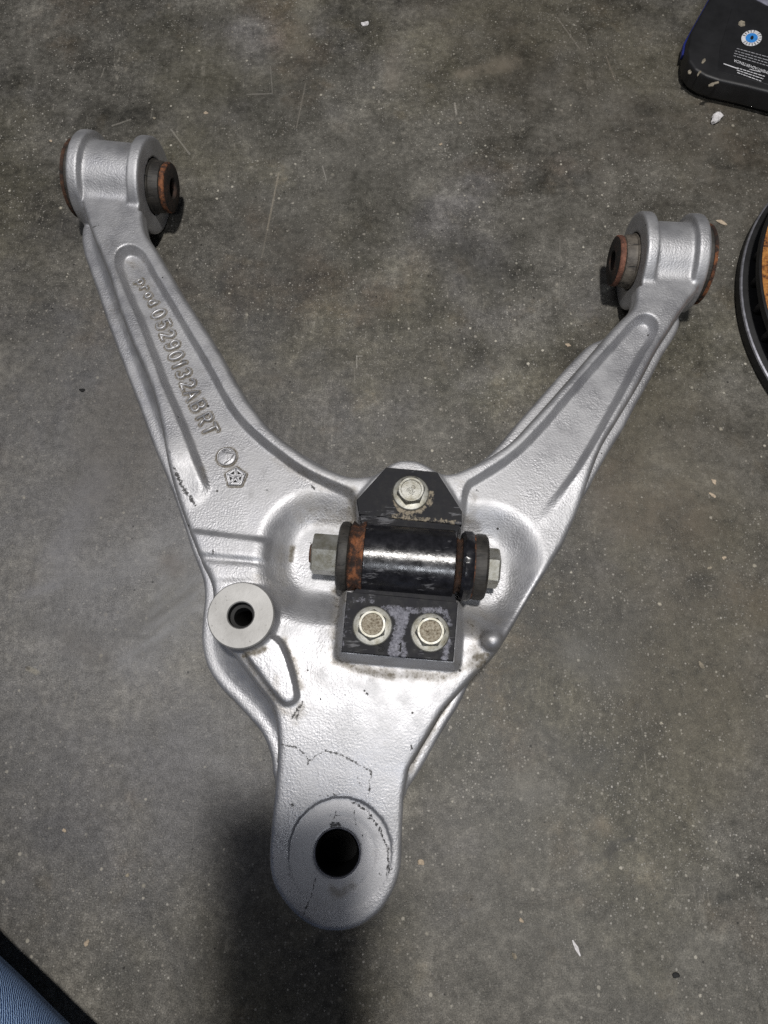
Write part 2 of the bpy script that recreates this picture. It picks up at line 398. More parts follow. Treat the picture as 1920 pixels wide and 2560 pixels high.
def prism(name, pts, z0, z1, mat, parent=None, bevel=.0, segs=2, mtx=None):
    """polygon (x, y) pairs between heights z0 and z1, edges rounded"""
    bm = bmesh.new()
    lo = [bm.verts.new((p[0], p[1], z0)) for p in pts]; hi = [bm.verts.new((p[0], p[1], z1)) for p in pts]
    bm.faces.new(lo); bm.faces.new(hi); n = len(pts)
    for i in range(n): bm.faces.new((lo[i], lo[(i + 1) % n], hi[(i + 1) % n], hi[i]))
    bmesh.ops.recalc_face_normals(bm, faces=bm.faces)
    if bevel: bmesh.ops.bevel(bm, geom=list(bm.edges), offset=bevel, segments=segs, profile=.6, affect='EDGES', clamp_overlap=True)
    if mtx is not None: bm.transform(mtx)
    me = bpy.data.meshes.new(name); bm.to_mesh(me); bm.free()
    me.polygons.foreach_set('use_smooth', [True] * len(me.polygons)); me.materials.append(mat)
    o = bpy.data.objects.new(name, me); col.objects.link(o)
    if parent is not None: o.parent = parent
    return sharp(o, 40)
def tubes(name, strokes, rad, mat, parent, mtx, flat=.8, seg=8):
    """round-nosed raised strokes; each stroke a list of (x, y)"""
    V, F = [], []
    for s in strokes:
        p = [Vector((q[0], q[1], 0)) for q in s]
        closed = (p[0] - p[-1]).length < 1e-6
        if closed: p = p[:-1]
        n = len(p); base = len(V)
        for i in range(n):
            if closed: tg = p[(i + 1) % n] - p[i - 1]
            else: tg = p[min(i + 1, n - 1)] - p[max(i - 1, 0)]
            tg.normalize(); side = Vector((-tg.y, tg.x, 0))
            for k in range(seg):
                a = 2 * math.pi * k / seg
                V.append(mtx @ (p[i] + side * (rad * math.cos(a)) + Vector((0, 0, rad * flat * math.sin(a)))))
        for i in range(n if closed else n - 1):
            a, b = base + i * seg, base + ((i + 1) % n) * seg
            for k in range(seg): F.append((a + k, b + k, b + (k + 1) % seg, a + (k + 1) % seg))
        if not closed:
            for i, sg in ((0, -1), (n - 1, 1)):
                tg = (p[min(i + 1, n - 1)] - p[max(i - 1, 0)]).normalized()
                c = len(V); V.append(mtx @ (p[i] + tg * sg * rad * .8))
                for k in range(seg): F.append((base + i * seg + k, base + i * seg + (k + 1) % seg, c))
    return recalc(link(name, V, F, mat, parent))
def chaikin(P, it=2):
    P = np.array(P, float)
    for _ in range(it):
        Q = np.roll(P, -1, 0); P = np.stack([.75 * P + .25 * Q, .25 * P + .75 * Q], 1).reshape(-1, 2)
    return P
def catmull(P, n=6):
    P = np.array(P, float); out = []
    N = len(P)
    for i in range(N):
        p0, p1, p2, p3 = P[i - 1], P[i], P[(i + 1) % N], P[(i + 2) % N]
        for t in np.linspace(0, 1, n, endpoint=False):
            out.append(.5 * ((2 * p1) + (p2 - p0) * t + (2 * p0 - 5 * p1 + 4 * p2 - p3) * t * t + (-p0 + 3 * p1 - 3 * p2 + p3) * t ** 3))
    return np.array(out)

# ------------------------------------------------------------------ floor
S = 3.0
gx = np.concatenate([[-S], np.arange(-.62, .62, .004), [S]]); gy = np.concatenate([[-S], np.arange(-.34, 1.2, .004), [S]])
GX, GY = np.meshgrid(gx, gy, indexing='ij'); nxg, nyg = GX.shape
idg = np.arange(nxg * nyg).reshape(nxg, nyg)
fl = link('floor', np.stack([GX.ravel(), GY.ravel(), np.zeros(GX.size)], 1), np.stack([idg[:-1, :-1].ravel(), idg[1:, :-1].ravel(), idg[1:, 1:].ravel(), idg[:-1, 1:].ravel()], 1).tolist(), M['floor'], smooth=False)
stain = np.zeros((GX.size, 4)); fx, fy = GX.ravel(), GY.ravel()
nr = np.random.RandomState(3); wobx = [(nr.uniform(-90, 90, 2), nr.uniform(0, 6.28), nr.uniform(.3, 1)) for _ in range(24)]
wob_ = sum(a_ * np.sin(k_[0] * fx + k_[1] * fy + p_) for k_, p_, a_ in wobx) / 5.0
for x0, y0, x1, y1, wd, soft, amt, colr in FLOOR_STAINS:
    a, b = U(x0, y0, 0), U(x1, y1, 0); ex_, ey_ = b.x - a.x, b.y - a.y
    t_ = np.clip(((fx - a.x) * ex_ + (fy - a.y) * ey_) / (ex_ ** 2 + ey_ ** 2), 0, 1)
    d_ = np.hypot(fx - a.x - ex_ * t_, fy - a.y - ey_ * t_) * (1 + .35 * wob_)
    k_ = np.clip((soft - d_) / (soft - wd * .3), 0, 1); k_ = k_ * k_ * (3 - 2 * k_) * min(1, amt * 1.25)
    na = k_ + stain[:, 3] * (1 - k_)
    for q in range(3): stain[:, q] = np.where(na > 1e-6, (colr[q] * k_ + stain[:, q] * stain[:, 3] * (1 - k_)) / np.maximum(na, 1e-6), colr[q])
    stain[:, 3] = na
fl.data.attributes.new('stain', 'FLOAT_COLOR', 'POINT').data.foreach_set('color', stain.astype(np.float32).ravel())
fl['kind'] = 'structure'

# ------------------------------------------------------------------ the casting, modelled as a distance field and meshed
PYS = [400, 500, 700, 1000, 1150, 1230, 1300, 1400, 1600, 1750, 1860, 1950, 2050, 2140, 2450]
ZTV = [.052, .053, .056, .0625, .065, .0655, .064, .062, .0615, .0605, .058, .0545, .0522, .0505, .0502]
ZFV = [.043, .044, .047, .0535, .0565, .0575, .058, .059, .0600, .0600, .058, .0545, .0522, .0505, .0502]
def ZT(py): return float(np.interp(py, PYS, ZTV))
def ZF(py): return float(np.interp(py, PYS, ZFV))
def rim(pts): return np.array([U(px, py, ZT(py))[:2] for px, py in pts])
def flo(pts): return np.array([U(px, py, ZF(py))[:2] for px, py in pts])
def atz(pts, z): return np.array([U(px, py, z)[:2] for px, py in pts])

T_PX = [(205, 496), (223, 565), (245, 619), (270, 684), (295, 764), (326, 847), (350, 898), (372, 952), (390, 1013), (402, 1068), (413, 1133),
        (422, 1183), (437, 1241), (458, 1299), (484, 1361), (501, 1405), (517, 1435), (527, 1470), (530, 1530), (545, 1580), (569, 1615), (606, 1665), (645, 1718), (671, 1752),
        (685, 1785), (692, 1825), (694, 1870), (690, 1930), (682, 2011), (676, 2071), (672, 2147), (678, 2198), (697, 2240), (724, 2276), (755, 2305), (793, 2325), (835, 2332),
        (877, 2327), (916, 2310), (953, 2279), (981, 2234), (998, 2189), (1004, 2147), (1006, 2071), (1010, 1996), (1016, 1960), (1025, 1920), (1045, 1882), (1077, 1828),
        (1108, 1777), (1140, 1739), (1184, 1690), (1235, 1638), (1279, 1572), (1330, 1486), (1361, 1435), (1393, 1385), (1416, 1347), (1441, 1292), (1458, 1250),
        (1476, 1193), (1506, 1112), (1542, 1050), (1575, 996), (1611, 934), (1645, 868), (1673, 824), (1700, 782), (1721, 751), (1748, 714), (1735, 665), (1605, 655),
        (1592, 717), (1590, 751), (1580, 772), (1563, 789), (1536, 817), (1494, 865), (1453, 913), (1402, 971), (1344, 1036), (1289, 1094), (1246, 1126), (1203, 1151),
        (1163, 1170), (1137, 1180), (1112, 1182), (1090, 1175), (1072, 1163), (1050, 1154), (1028, 1149), (1003, 1149), (981, 1156), (962, 1169), (945, 1180), (924, 1187), (895, 1190),
        (866, 1187), (822, 1172), (786, 1154), (748, 1129), (694, 1089), (650, 1042), (614, 992), (578, 934), (549, 880), (524, 840), (498, 800), (462, 745), (425, 684),
        (389, 622), (368, 590), (359, 568), (355, 540), (350, 480), (250, 460)]
B_PX = [(215, 560), (205, 590), (208, 626), (223, 673), (245, 735), (266, 800), (284, 849), (318, 940), (350, 1024), (368, 1075), (386, 1122), (404, 1165), (422, 1209), (440, 1258), (462, 1321),
        (478, 1372), (495, 1415), (508, 1455), (511, 1495), (506, 1549), (504, 1596), (510, 1639), (522, 1675), (548, 1715), (587, 1755), (624, 1795), (653, 1831), (671, 1871),
        (680, 1907), (684, 1940), (720, 1985), (960, 1985), (1010, 1990), (1020, 1972), (1054, 1920), (1086, 1863), (1118, 1809), (1146, 1765), (1165, 1727), (1178, 1695), (1200, 1640), (1270, 1530),
        (1350, 1400), (1425, 1290), (1467, 1231), (1488, 1191), (1521, 1133), (1557, 1075), (1590, 1013), (1625, 951), (1652, 896), (1676, 858), (1694, 827), (1699, 800),
        (1680, 780), (1560, 800), (1511, 844), (1481, 858), (1453, 880), (1402, 934), (1347, 996), (1289, 1061), (1246, 1112), (1205, 1150), (1140, 1185), (1030, 1190),
        (900, 1200), (800, 1160), (690, 1085), (600, 980), (540, 862), (483, 776), (454, 731), (433, 695), (400, 650), (340, 590), (270, 540)]
Q_PX = [(328, 622), (303, 632), (296, 655), (305, 690), (324, 738), (350, 792), (372, 850), (401, 927), (422, 981), (451, 1046), (473, 1100), (491, 1151), (509, 1198), (514, 1222), (480, 1265), (400, 1300), (380, 1500), (560, 2450),
        (1100, 2450), (1200, 1800), (1500, 1400), (1480, 1320), (1400, 1310), (1351, 1305), (1380, 1260), (1416, 1209), (1452, 1159), (1488, 1097), (1524, 1032), (1564, 961), (1597, 892), (1625, 851), (1637, 820),
        (1628, 801), (1608, 795), (1586, 806), (1542, 854), (1501, 899), (1453, 954), (1402, 1013), (1362, 1061), (1307, 1119), (1253, 1162), (1199, 1195), (1160, 1218), (1160, 1320), (1020, 1312),
        (890, 1298), (884, 1236), (856, 1223), (802, 1201), (748, 1173), (694, 1133), (639, 1089), (603, 1053), (567, 1003), (531, 934), (495, 872), (469, 829), (433, 767), (400, 713), (371, 662), (357, 637)]

# bushing axes
ZB = .0370
LA, LB = U(196, 447, ZB), U(434, 471, ZB)          # left eye, outer end to inner end
RA, RB = U(1752, 662, ZB), U(1529, 652, ZB)        # right eye, outer end to inner end
RF, RM = .0365, .0300                               # flange and barrel radius

VOX = .0010
Tw = catmull(rim(T_PX), 4); Bw = catmull(atz(B_PX, .026), 4); Qw = chaikin([U(px, py, (ZT(py) + ZF(py)) / 2)[:2] for px, py in Q_PX], 2)
lo = np.minimum(Tw.min(0), Bw.min(0)); hi = np.maximum(Tw.max(0), Bw.max(0))
for p in (LA, LB, RA, RB):
    lo = np.minimum(lo, np.array(p[:2]) - .037); hi = np.maximum(hi, np.array(p[:2]) + .037)
lo -= .004; hi += .004
xs = np.arange(lo[0], hi[0], VOX, dtype=np.float32); ys = np.arange(lo[1], hi[1], VOX, dtype=np.float32)
zs = np.arange(-.0035, .0790, VOX, dtype=np.float32)
X, Y = np.meshgrid(xs, ys, indexing='ij')

def sdpoly(P, X=X, Y=Y):
    P = np.asarray(P, np.float32); d = np.full(X.shape, 1e9, np.float32); s = np.ones(X.shape, bool)
    n = len(P)
    for i in range(n):
        a, b = P[i], P[(i + 1) % n]
        ex, ey = b - a
        wx, wy = X - a[0], Y - a[1]
        t = np.clip((wx * ex + wy * ey) / (ex * ex + ey * ey + 1e-12), 0, 1)
        d = np.minimum(d, (wx - ex * t) ** 2 + (wy - ey * t) ** 2)
        if ey != 0:
            c = (a[1] <= Y) != (b[1] <= Y)
            s ^= c & (X < a[0] + (Y - a[1]) / ey * ex)
    return np.where(s, np.sqrt(d), -np.sqrt(d))
def sstep(t): t = np.clip(t, 0, 1); return t * t * (3 - 2 * t)
def smin(a, b, k): h = np.maximum(k - np.abs(a - b), 0) / k; return np.minimum(a, b) - h * h * k * .25
def smax(a, b, k): return -smin(-a, -b, k)
def gauss(px, py, rpx, z):
    c = U(px, py, z); r = rpx * .000265
    return np.exp(-((X - c.x) ** 2 + (Y - c.y) ** 2) / (r * r))

dT, dB, dQ = sdpoly(Tw), sdpoly(Bw), sdpoly(Qw)
ytab = np.array([U(960, p, ZT(p)).y for p in range(300, 2560, 10)][::-1]); ptab = np.arange(300, 2560, 10)[::-1]
pyw = np.interp(Y, ytab, ptab)
fg = np.arange(250, 2600, 5.0); kn = np.exp(-(np.arange(-24, 25) * 5 / 55.0) ** 2); kn /= kn.sum()
def smooth_tab(v): return np.convolve(np.pad(np.interp(fg, PYS, v), 24, mode='edge'), kn, 'valid')
zt = np.interp(pyw, fg, smooth_tab(ZTV)).astype(np.float32); zf = np.interp(pyw, fg, smooth_tab(ZFV)).astype(np.float32)
# rib-to-pocket step, softened where the two outer ribs die out
wst = .0046 + .004 * gauss(480, 1255, 90, .06) + .006 * gauss(1385, 1325, 90, .06)
fade = np.clip(1 - .97 * gauss(470, 1290, 120, .06) - .97 * gauss(1400, 1345, 150, .06), 0, 1)
h = zf + (zt - zf) * fade * sstep(.5 + dQ / wst)
# the outer left rib rises again a little before it fades
h += .0012 * gauss(432, 1140, 50, .06)
# hollow round the cross sleeve
AX0, AX1 = U(783, 1384, .0655), U(1247, 1422, .0655)
axd = (AX1 - AX0).normalized(); ang = math.atan2(axd.y, axd.x)
def rbox(px, py, z, hw, hh, r, a=ang):
    c = U(px, py, z); dx, dy = X - c.x, Y - c.y
    lx, ly = dx * math.cos(a) + dy * math.sin(a), -dx * math.sin(a) + dy * math.cos(a)
    qx, qy = np.abs(lx) - hw + r, np.abs(ly) - hh + r
    return np.hypot(np.maximum(qx, 0), np.maximum(qy, 0)) + np.minimum(np.maximum(qx, qy), 0) - r
hol = rbox(1000, 1404, .057, .0820, .0340, .027)
h = h - .0125 * sstep(.5 - hol / .027)
# upper and lower bracket pads
PADT = atz([(888, 1246), (960, 1164), (1000, 1150), (1045, 1150), (1098, 1180), (1160, 1278), (1158, 1322), (892, 1292)], .0665)
PADB = atz([(867, 1478), (1144, 1504), (1134, 1654), (855, 1630)], .0690)
h = h + (.0668 - h) * sstep(.5 - sdpoly(PADT) / .003)
h = h + (.0690 - h) * np.clip(1 - (sdpoly(PADB) - .0006) / .0048, 0, 1)
# low ridge across the left shoulder
rd = sdpoly(flo([(470, 1326), (672, 1352), (664, 1402), (488, 1385)]))
h = h + .0022 * sstep(.5 - rd / .005)
rd2 = sdpoly(flo([(505, 1402), (664, 1410), (680, 1450), (530, 1450)]))
h = h + .0012 * sstep(.5 - rd2 / .006)
# tapering ear below the round boss
ear = sdpoly(chaikin(atz([(596, 1600), (690, 1580), (722, 1650), (742, 1735), (736, 1752), (716, 1762), (695, 1752), (650, 1690), (612, 1640)], .068), 2))
ezt = .0672 - .000016 * (pyw - 1620)
h = h + np.maximum(ezt - h, 0) * sstep(.5 - ear / .0032)
# locating nub
c = U(1229, 1600, .062); rn = np.hypot(X - c.x, Y - c.y)
h = h + .0105 * np.clip(1 - (rn / .0066) ** 2, 0, 1) ** .30 + .0010 * sstep((.0100 - rn) / .0036)
# spot-faced seat for the ball stud
SC = U(850, 2134, .0515); rs = np.hypot(X - SC.x, Y - SC.y); ZS = .0502
h = np.where(rs < .0305, np.minimum(h, ZS + .0 * h), h)
h = h - .00025 * np.exp(-((rs - .0200) / .0008) ** 2)
h = h.astype(np.float32)

X3 = X[:, :, None]; Y3 = Y[:, :, None]; Z3 = zs[None, None, :]
H3 = h[:, :, None]; D3 = dT.astype(np.float32)[:, :, None]
sgnT = D3                                     # negative inside
top = smax(sgnT, Z3 - H3, .0042)
tipw = sstep((pyw - 1850) / 110.0)
under = (H3 - (.015 + .013 * tipw.astype(np.float32))[:, :, None]) - Z3
F = smax(top, under, .005)
fz = np.clip((H3 - .004 - Z3) / (H3 - .004 - .0285), 0, 1) ** 3.6      # drafted wall flaring from the top edge out to the lower flange
DB3 = dB.astype(np.float32)[:, :, None]
core = np.maximum(np.maximum((sgnT + .0012) * (1 - fz) + (DB3 + .0110) * fz, Z3 - H3 + .009), .008 - Z3)
core = np.maximum(core, (tipw.astype(np.float32)[:, :, None] * 1.0 - .5) * .05)
del fz, DB3
F = smin(F, core, .006)
flg = smax(smax(dB.astype(np.float32)[:, :, None], Z3 - .028, .004), .008 - Z3, .004)
F = smin(F, flg, .004)
del core, flg, top, under
def cyl_axis(A, B, x0, x1, r):
    d = (B - A).normalized()
    rx, ry, rz = X3 - A.x, Y3 - A.y, Z3 - A.z
    t = rx * d.x + ry * d.y + rz * d.z
    rad = np.sqrt(np.maximum(rx * rx + ry * ry + rz * rz - t * t, 0))
    return t, rad
for A, B in ((LA, LB), (RA, RB)):
    L = (B - A).length; t, rad = cyl_axis(A, B, 0, 0, 0)
    t0, t1 = .0075, L - .0150                       # outer faces of the two flanges
    bar = np.maximum(np.maximum(rad - RM, t0 + .002 - t), t - t1 + .002)
    F = smin(F, bar, .006)
    for a, b in ((t0, t0 + .0095), (t1 - .0095, t1)):
        fl_ = smax(smax(rad - RF, a - t, .0022), t - b, .0022)
        F = smin(F, fl_, .0025)
    # keep the arm from poking past the flange faces close to the eye
    near = np.maximum(np.maximum(t0 - .0 - t, -1), t - t1)
    cut = np.where((rad < .040) & (t > -.03) & (t < L + .03), near, -1)
    F = np.maximum(F, np.minimum(cut, .002))
    F = np.maximum(F, np.where((t > -.02) & (t < L + .02), .0215 - rad, -1))   # bore
# round boss and holes
BC = U(601, 1537, .0755); rb = np.hypot(X - BC.x, Y - BC.y).astype(np.float32)[:, :, None]
BR, BH = .0203, .0740
boss = smax(smax(rb - BR, Z3 - BH, .0015), .018 - Z3, .003)
F = smin(F, boss, .004)
F = np.maximum(F, .0080 - rb)
HCn = U(843, 2132, ZS); rh = np.hypot(X - HCn.x, Y - HCn.y).astype(np.float32)[:, :, None]
F = smin(F, smax(smax(rh - .0225, Z3 - .030, .003), .0 - Z3, .003), .004)      # joint housing under the tip
F = np.maximum(F, .0131 - rh)
F = F.astype(np.float32)

def surface_nets(F, o, v):
    nx, ny, nz = F.shape; S = F < 0
    cnt = np.zeros((nx - 1, ny - 1, nz - 1), np.int8)
    for i in (0, 1):
        for j in (0, 1):
            for k in (0, 1): cnt += S[i:nx - 1 + i, j:ny - 1 + j, k:nz - 1 + k]
    act = (cnt > 0) & (cnt < 8)
    I, J, K = np.nonzero(act); idx = np.full(act.shape, -1, np.int32); idx[I, J, K] = np.arange(len(I))
    acc = np.zeros((len(I), 3)); num = np.zeros(len(I))
    cr = [(a, b, c) for a in (0, 1) for b in (0, 1) for c in (0, 1)]
    for a in cr:
        for d in range(3):
            if a[d]: continue
            b = list(a); b[d] = 1
            f0 = F[I + a[0], J + a[1], K + a[2]]; f1 = F[I + b[0], J + b[1], K + b[2]]
            m = (f0 < 0) != (f1 < 0)
            t = np.where(m, f0 / np.where(m, f0 - f1, 1), 0)
            for q in range(3): acc[:, q] += np.where(m, a[q] + (t if q == d else 0), 0)
            num += m
    V = (acc / num[:, None] + np.stack([I, J, K], 1)) * v + np.array(o)
    Q = []
    for d in range(3):
        e = [1, 1, 1]; e[d] = 0
        sl0 = [slice(1, n - 1) for n in F.shape]; sl1 = list(sl0)
        sl0[d] = slice(0, F.shape[d] - 1); sl1[d] = slice(1, F.shape[d])
        s0, s1 = S[tuple(sl0)], S[tuple(sl1)]
        g = np.stack(np.nonzero(s0 != s1), 1)
        inside0 = s0[tuple(g.T)]
        off = np.array([1, 1, 1]); off[d] = 0
        g = g + off
        u, w_ = [(1, 2), (2, 0), (0, 1)][d]
        def cell(du, dw):
            c = g.copy(); c[:, u] -= du; c[:, w_] -= dw
            return idx[c[:, 0], c[:, 1], c[:, 2]]
        q = np.stack([cell(1, 1), cell(0, 1), cell(0, 0), cell(1, 0)], 1)
        q[~inside0] = q[~inside0][:, ::-1]
        Q.append(q)
    Q = np.concatenate(Q); Q = Q[(Q >= 0).all(1)]
    return V, Q
V, Qd = surface_nets(F, (xs[0], ys[0], zs[0]), VOX)
del F, t, rad, bar
# light relaxation takes out voxel stair-steps
for _ in range(1):
    acc = np.zeros_like(V); num = np.zeros(len(V))
    for a, b in ((0, 1), (1, 2), (2, 3), (3, 0)):
        for p, q in ((a, b), (b, a)):
            for ax in range(3): acc[:, ax] += np.bincount(Qd[:, p], weights=V[Qd[:, q], ax], minlength=len(V))
            num += np.bincount(Qd[:, p], minlength=len(V))
    V = V * .45 + acc / num[:, None] * .55

arm = thing('control_arm', 'silver cast aluminium control arm with two bushing eyes and bolted black pivot bracket', 'control arm', (0, 0, 0))
me = bpy.data.meshes.new('casting')
me.vertices.add(len(V)); me.vertices.foreach_set('co', V.astype(np.float32).ravel())
me.loops.add(Qd.size); me.loops.foreach_set('vertex_index', Qd.astype(np.int32).ravel())
me.polygons.add(len(Qd)); me.polygons.foreach_set('loop_start', np.arange(0, Qd.size, 4, dtype=np.int32))
me.update(calc_edges=True); me.validate()
me.polygons.foreach_set('use_smooth', np.ones(len(me.polygons), bool))
me.materials.append(M['cast'])
casting = bpy.data.objects.new('casting', me); col.objects.link(casting); casting.parent = arm

# grime and scratches at the places the photograph shows them
def dist_line(P, vx, vy):
    d = np.full(vx.shape, 1e9)
    for a, b in zip(P, P[1:]):
        ex, ey = b[0] - a[0], b[1] - a[1]; t = np.clip(((vx - a[0]) * ex + (vy - a[1]) * ey) / (ex * ex + ey * ey + 1e-12), 0, 1)
        d = np.minimum(d, np.hypot(vx - a[0] - ex * t, vy - a[1] - ey * t))
    return d
def hz(px, py):
    p = U(px, py, .058)
    for _ in range(4):
        i, j = int((p.x - xs[0]) / VOX), int((p.y - ys[0]) / VOX)
        i = min(max(i, 0), len(xs) - 1); j = min(max(j, 0), len(ys) - 1)
        p = U(px, py, float(h[i, j]))
    return p
vx, vy, vz = V[:, 0], V[:, 1], V[:, 2]
grime = np.zeros(len(V)); scratch = np.zeros(len(V))
def smear(pts, wd, amt, arr, zmin=.02):
    P = [hz(*p)[:2] for p in pts]
    d = dist_line(P, vx, vy); arr[:] = np.maximum(arr, np.where(vz > zmin, amt * np.exp(-(d / wd) ** 2), 0))
for pts, wd, amt in (
        ([(846, 1500), (838, 1570), (838, 1640), (870, 1665), (950, 1680), (1060, 1690), (1125, 1690), (1150, 1670)], .0055, .52),
        ([(838, 1652), (900, 1675), (980, 1690)], .004, .62),
        ([(1175, 1560), (1200, 1600), (1190, 1640), (1180, 1665)], .008, .50), ([(1190, 1645), (1215, 1640), (1200, 1665)], .004, .75),
        ([(880, 1235), (830, 1215), (740, 1180), (690, 1145)], .0055, .42), ([(888, 1245), (885, 1300), (870, 1330)], .0035, .62),
        ([(760, 1290), (800, 1280), (860, 1290)], .010, .42), ([(700, 1380), (705, 1450), (720, 1500)], .008, .40),
        ([(730, 1370), (727, 1400)], .0025, .8),
        ([(712, 1600), (738, 1660), (752, 1720)], .003, .50), ([(610, 1640), (640, 1630), (660, 1622)], .003, .72),
        ([(690, 1770), (740, 1790), (755, 1770)], .006, .45), ([(612, 1640), (655, 1710), (690, 1750)], .0035, .5),
        ([(840, 1480), (855, 1470), (862, 1500)], .005, .62), ([(690, 1480), (660, 1440), (640, 1455)], .006, .35),
        ([(1140, 1300), (1180, 1290), (1185, 1240)], .005, .40), ([(1150, 1510), (1180, 1520), (1240, 1545)], .007, .42),
        ([(1030, 1930), (1060, 1868), (1095, 1806), (1130, 1755)], .0035, .60),
        ([(700, 1760), (690, 1700)], .004, .4), ([(880, 1230), (865, 1320)], .004, .5),
        ([(325, 655), (338, 672)], .004, .45), ([(512, 1205), (505, 1170)], .002, .5),
        ([(420, 1200), (432, 1235), (450, 1285), (475, 1345), (492, 1385)], .0016, .55),
        ([(830, 2225), (850, 2235), (880, 2215)], .004, .5), ([(352, 706), (397, 786), (441, 890), (481, 987), (530, 1080)], .0050, .40), ([(567, 1143), (590, 1194)], .0075, .42)):
    smear(pts, wd, amt, grime)
for pts, wd, amt in (
        ([(436, 1170), (452, 1200), (468, 1232), (490, 1260)], .0012, .72), ([(450, 1210), (470, 1240), (484, 1252)], .0012, .70), ([(444, 1200), (462, 1235)], .0012, .75), ([(440, 1185), (455, 1215), (478, 1250), (489, 1262)], .0013, .85),
        ([(704, 1862), (740, 1868), (762, 1885), (775, 1905), (790, 1888), (815, 1876), (860, 1890), (905, 1915), (930, 1930)], .0009, .78),
        ([(930, 1925), (925, 1950), (924, 1980)], .0008, .75), ([(895, 1945), (902, 1965)], .0008, .7), ([(770, 1895), (768, 1915)], .0008, .7),
        ([(730, 1795), (748, 1765)], .0011, .8), ([(741, 1798), (757, 1752)], .0008, .8), ([(762, 1690), (768, 1705)], .0010, .6),
        ([(886, 2005), (925, 2035), (950, 2075), (968, 2120), (972, 2160), (965, 2190)], .0010, .82), ([(800, 1990), (850, 1985)], .0009, .62),
        ([(882, 2005), (890, 2060), (905, 2090), (902, 2125)], .0006, .72), ([(825, 2070), (842, 2025)], .0006, .75),
        ([(793, 2180), (778, 2240), (754, 2300)], .0006, .75), ([(970, 2130), (974, 2178), (982, 2170)], .0007, .7), ([(917, 2045), (932, 2050), (924, 2030)], .0007, .72),
        ([(930, 2165), (955, 2190)], .0005, .66), ([(962, 2200), (978, 2228), (980, 2205)], .0005, .66),
        ([(828, 2062), (848, 2062)], .0016, .85), ([(730, 2012), (733, 2014)], .0014, .8), ([(716, 2190), (722, 2186)], .001, .7),
        ([(231, 568), (247, 563)], .0009, .85), ([(779, 1216), (787, 1222)], .0011, .95), ([(668, 1225), (669, 1226)], .0008, .9),
        ([(532, 1372), (533, 1388)], .0009, .8), ([(918, 1733), (919, 1734)], .0011, .95), ([(897, 1717), (898, 1718)], .0008, .9), ([(801, 1748), (802, 1749)], .0008, .9),
        ([(777, 1358), (779, 1362)], .001, .9), ([(1190, 1222), (1194, 1229)], .0008, .8), ([(1028, 1862), (1029, 1872)], .0009, .8),
        ([(425, 1127), (427, 1137)], .0006, .7)):
    smear(pts, wd, amt, scratch, .045)
# worn ring round the stud hole
HALO = True
rr_ = np.hypot(vx - HCn.x, vy - HCn.y); up = vz > ZS - .003
scratch = np.maximum(scratch, np.where(up, .50 * np.exp(-((rr_ - .0205) / .0006) ** 2) * (.55 + .45 * np.sin(np.arctan2(vy - HCn.y, vx - HCn.x) * 5)), 0))
# fan of grime on the shaded left flank
# machined boss ring, stud-hole liner
Zm = frame((0, 0, 1), (BC.x, BC.y, 0))
lathe('boss_face', [(.0080, .030), (.0080, BH + .0001), (.0086, BH + .0007), (.0198, BH + .0007), (.0205, BH - .0002), (.0205, BH - .004)], M['machined'], arm, Zm, 72)
lathe('boss_bore', [(.0079, BH - .001), (.0079, BH - .007), (.0058, BH - .0075), (.0058, .016), (0, .016)], M['hole'], arm, Zm, 48)
Zh = frame((0, 0, 1), (HCn.x, HCn.y, 0))
lathe('stud_hole_rim', [(.01300, ZS - .010), (.01300, ZS + .0002), (.0134, ZS + .0006), (.0138, ZS + .0002)], M['edge'], arm, Zh, 72)
lathe('stud_bore', [(.0130, ZS - .0035), (.0120, ZS - .018), (.0118, .013), (0, .013)], M['hole'], arm, Zh, 64)

# cast letters ------------------------------------------------------
def arc(cx, cy, rx, ry, a0, a1, n=14):
    return [(cx + rx * math.cos(R(a0 + (a1 - a0) * i / n)), cy + ry * math.sin(R(a0 + (a1 - a0) * i / n))) for i in range(n + 1)]
G = {'p': [[(-.22, .25), (-.22, -.5)], arc(0, -.02, .24, .27, 150, -150)], 'r': [[(-.15, .25), (-.15, -.28)], arc(.05, .0, .2, .24, 170, 50, 8)],
     'o': [arc(0, 0, .23, .27, 0, 360, 20)], 'd': [[(.22, .5), (.22, -.28)], arc(0, -.02, .24, .27, 30, 330)],
     '0': [arc(0, 0, .28, .5, 0, 360, 24)], '1': [[(-.16, .3), (.02, .5), (.02, -.5)]],
     '2': [arc(0, .22, .28, .28, 160, -30, 12) + [(-.28, -.5), (.3, -.5)]],
     '3': [arc(0, .24, .27, .26, 150, -80, 12), arc(0, -.23, .29, .27, 80, -150, 12)],
     '5': [[(.26, .5), (-.22, .5), (-.24, .05)] + arc(0, -.18, .29, .32, 130, -145, 14)],
     '9': [arc(0, .2, .28, .3, 0, 360, 20), [(.28, .2)] + arc(0, -.1, .28, .4, 0, -130, 10)],
     'A': [[(-.34, -.5), (0, .5), (.34, -.5)], [(-.2, -.14), (.2, -.14)]],
     'B': [[(-.27, -.5), (-.27, .5), (.05, .5)] + arc(.05, .26, .23, .24, 90, -90, 8) + [(-.27, .02)], [(.05, .02)] + arc(.05, -.24, .27, .26, 90, -90, 8) + [(-.27, -.5)]],
     'R': [[(-.27, -.5), (-.27, .5), (.05, .5)] + arc(.05, .24, .24, .26, 90, -90, 8) + [(-.27, -.02)], [(.0, -.02), (.30, -.5)]],
     'T': [[(-.34, .5), (.34, .5)], [(0, .5), (0, -.5)]]}
halo_list = []
